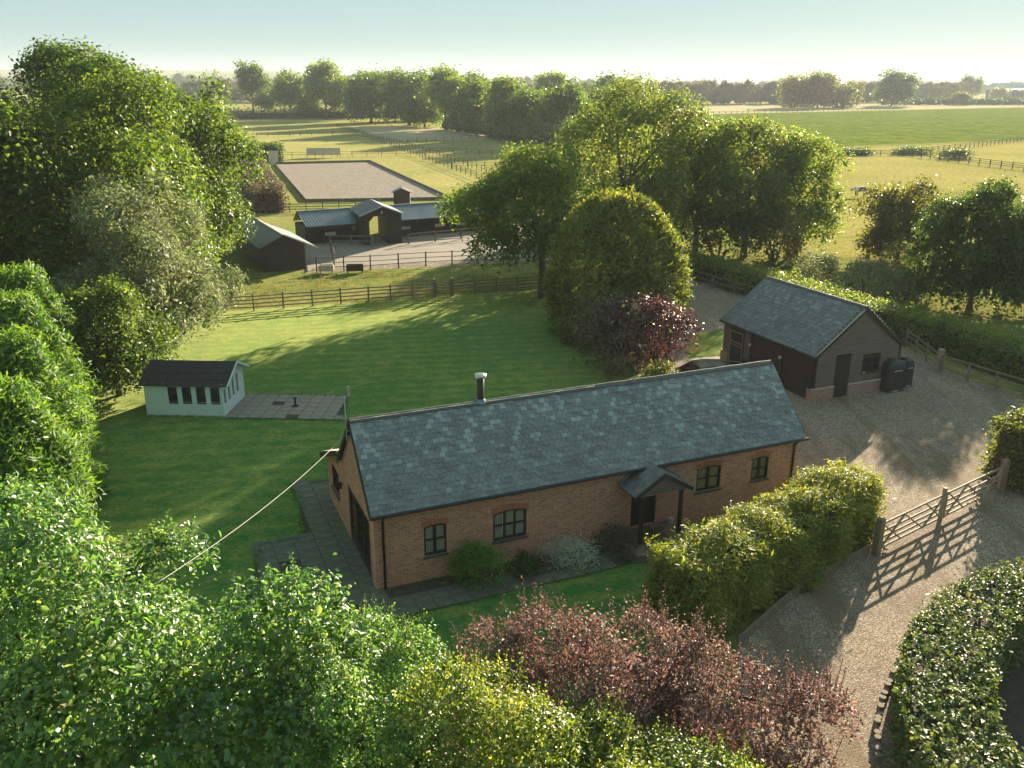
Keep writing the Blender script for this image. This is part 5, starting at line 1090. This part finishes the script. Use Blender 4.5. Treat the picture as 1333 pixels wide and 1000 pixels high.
# --- long grass in the paddocks
def grass(name, label, poly_px, n, hgt, leaf, seed, k=5):
    rng = np.random.default_rng(seed); (x0, y0), (x1, y1) = poly_px[0], poly_px[1]
    P = np.stack([rng.uniform(x0, x1, n), rng.uniform(y0, y1, n), np.zeros(n)], 1)
    keep = np.sin(P[:, 0] * .7) * np.sin(P[:, 1] * .5 + P[:, 0] * .2) + rng.normal(size=n) * .5 > 0; P = P[keep]
    P = np.repeat(P, k, 0) + rng.normal(size=(len(P) * k, 3)) * np.array([.12, .12, 0]); h = hgt * rng.uniform(.5, 1.3, len(P)); P[:, 2] = h * .42
    T = np.array([0, 0, 1.]) + rng.normal(size=P.shape) * .35; V, F = leaf_arrays(P, rng.normal(size=P.shape) * np.array([1, 1, .2]), T, h, h * .12)
    V[:, 2] = np.maximum(V[:, 2], .005); tag(link(name, array_mesh(name, V, F, LEAF[leaf])), label, 'grass', kind='stuff'); NV[0] += len(F)
grass('long_grass', 'tufts of long dry grass between the garden fence and the stable yard', [(-26, 64), (6, 76)], 2600, .26, 'gold', 151)
grass('long_grass', 'tufts of dry grass scattered over the pasture', [(36, 90), (120, 200)], 4000, .3, 'gold', 152)

def edge_grass(name, label, lines, per_m, hgt, leaf, seed, k=5):
    rng = np.random.default_rng(seed); P = []
    for a, b in lines:
        n = int(math.dist(a, b) * per_m); t = rng.random((n, 1)); P.append(np.array(a) + (np.array(b) - np.array(a)) * t + rng.normal(size=(n, 2)) * .07)
    P = np.concatenate(P); P = np.repeat(np.c_[P, np.zeros(len(P))], k, 0) + rng.normal(size=(len(P) * k, 3)) * np.array([.05, .05, 0]); h = hgt * rng.uniform(.5, 1.4, len(P)); P[:, 2] = h * .42 + .02
    V, F = leaf_arrays(P, rng.normal(size=P.shape) * np.array([1, 1, .2]), np.array([0, 0, 1.]) + rng.normal(size=P.shape) * .5, h, h * .16)
    tag(link(name, array_mesh(name, V, F, LEAF[leaf])), label, 'grass', kind='stuff'); NV[0] += len(F)
pl_ = lambda *q: list(zip(q[:-1], q[1:]))
edge_grass('grass_edge', 'ragged grass growing over the edges of the paving and the drive', pl_((-14.4, 41.0), (-8.5, 40.8), (-8.9, 44.4), (-14.4, 44.5)) + pl_((-9.3, 33.4), (-8.5, 31.6), (-7.7, 28.9), (-9.2, 28.2), (-8.2, 23.2)) + pl_((-4.0, 23.6), (2.9, 26.5), (6.9, 28.4)) + pl_((8.6, 40), (8.6, 47), (9.7, 52), (10.5, 58), (12.9, 66)) + pl_((10.8, 51.7), (13.2, 52.4)) + pl_((-18.5, 41.2), (-14.5, 41.1)), 26, .1, 'lawn', 161)

# ------------------------------------------------------------------ haze
hz = MB().box(-4400, 4400, -55, 5100, -1, 75).mesh('haze', M['deck']); hz.materials.clear()
t = NT('haze_air'); t.n.remove(t.p); vo = t.new('VolumePrincipled'); vo.inputs['Color'].default_value = (.66, .72, .76, 1); vo.inputs['Density'].default_value = .0002; vo.inputs['Anisotropy'].default_value = .15
t.l(vo.outputs[0], t.out.inputs['Volume']); hz.materials.append(t.m); tag(link('haze', hz), kind='stuff')
print('LEAF TRIS', NV[0])
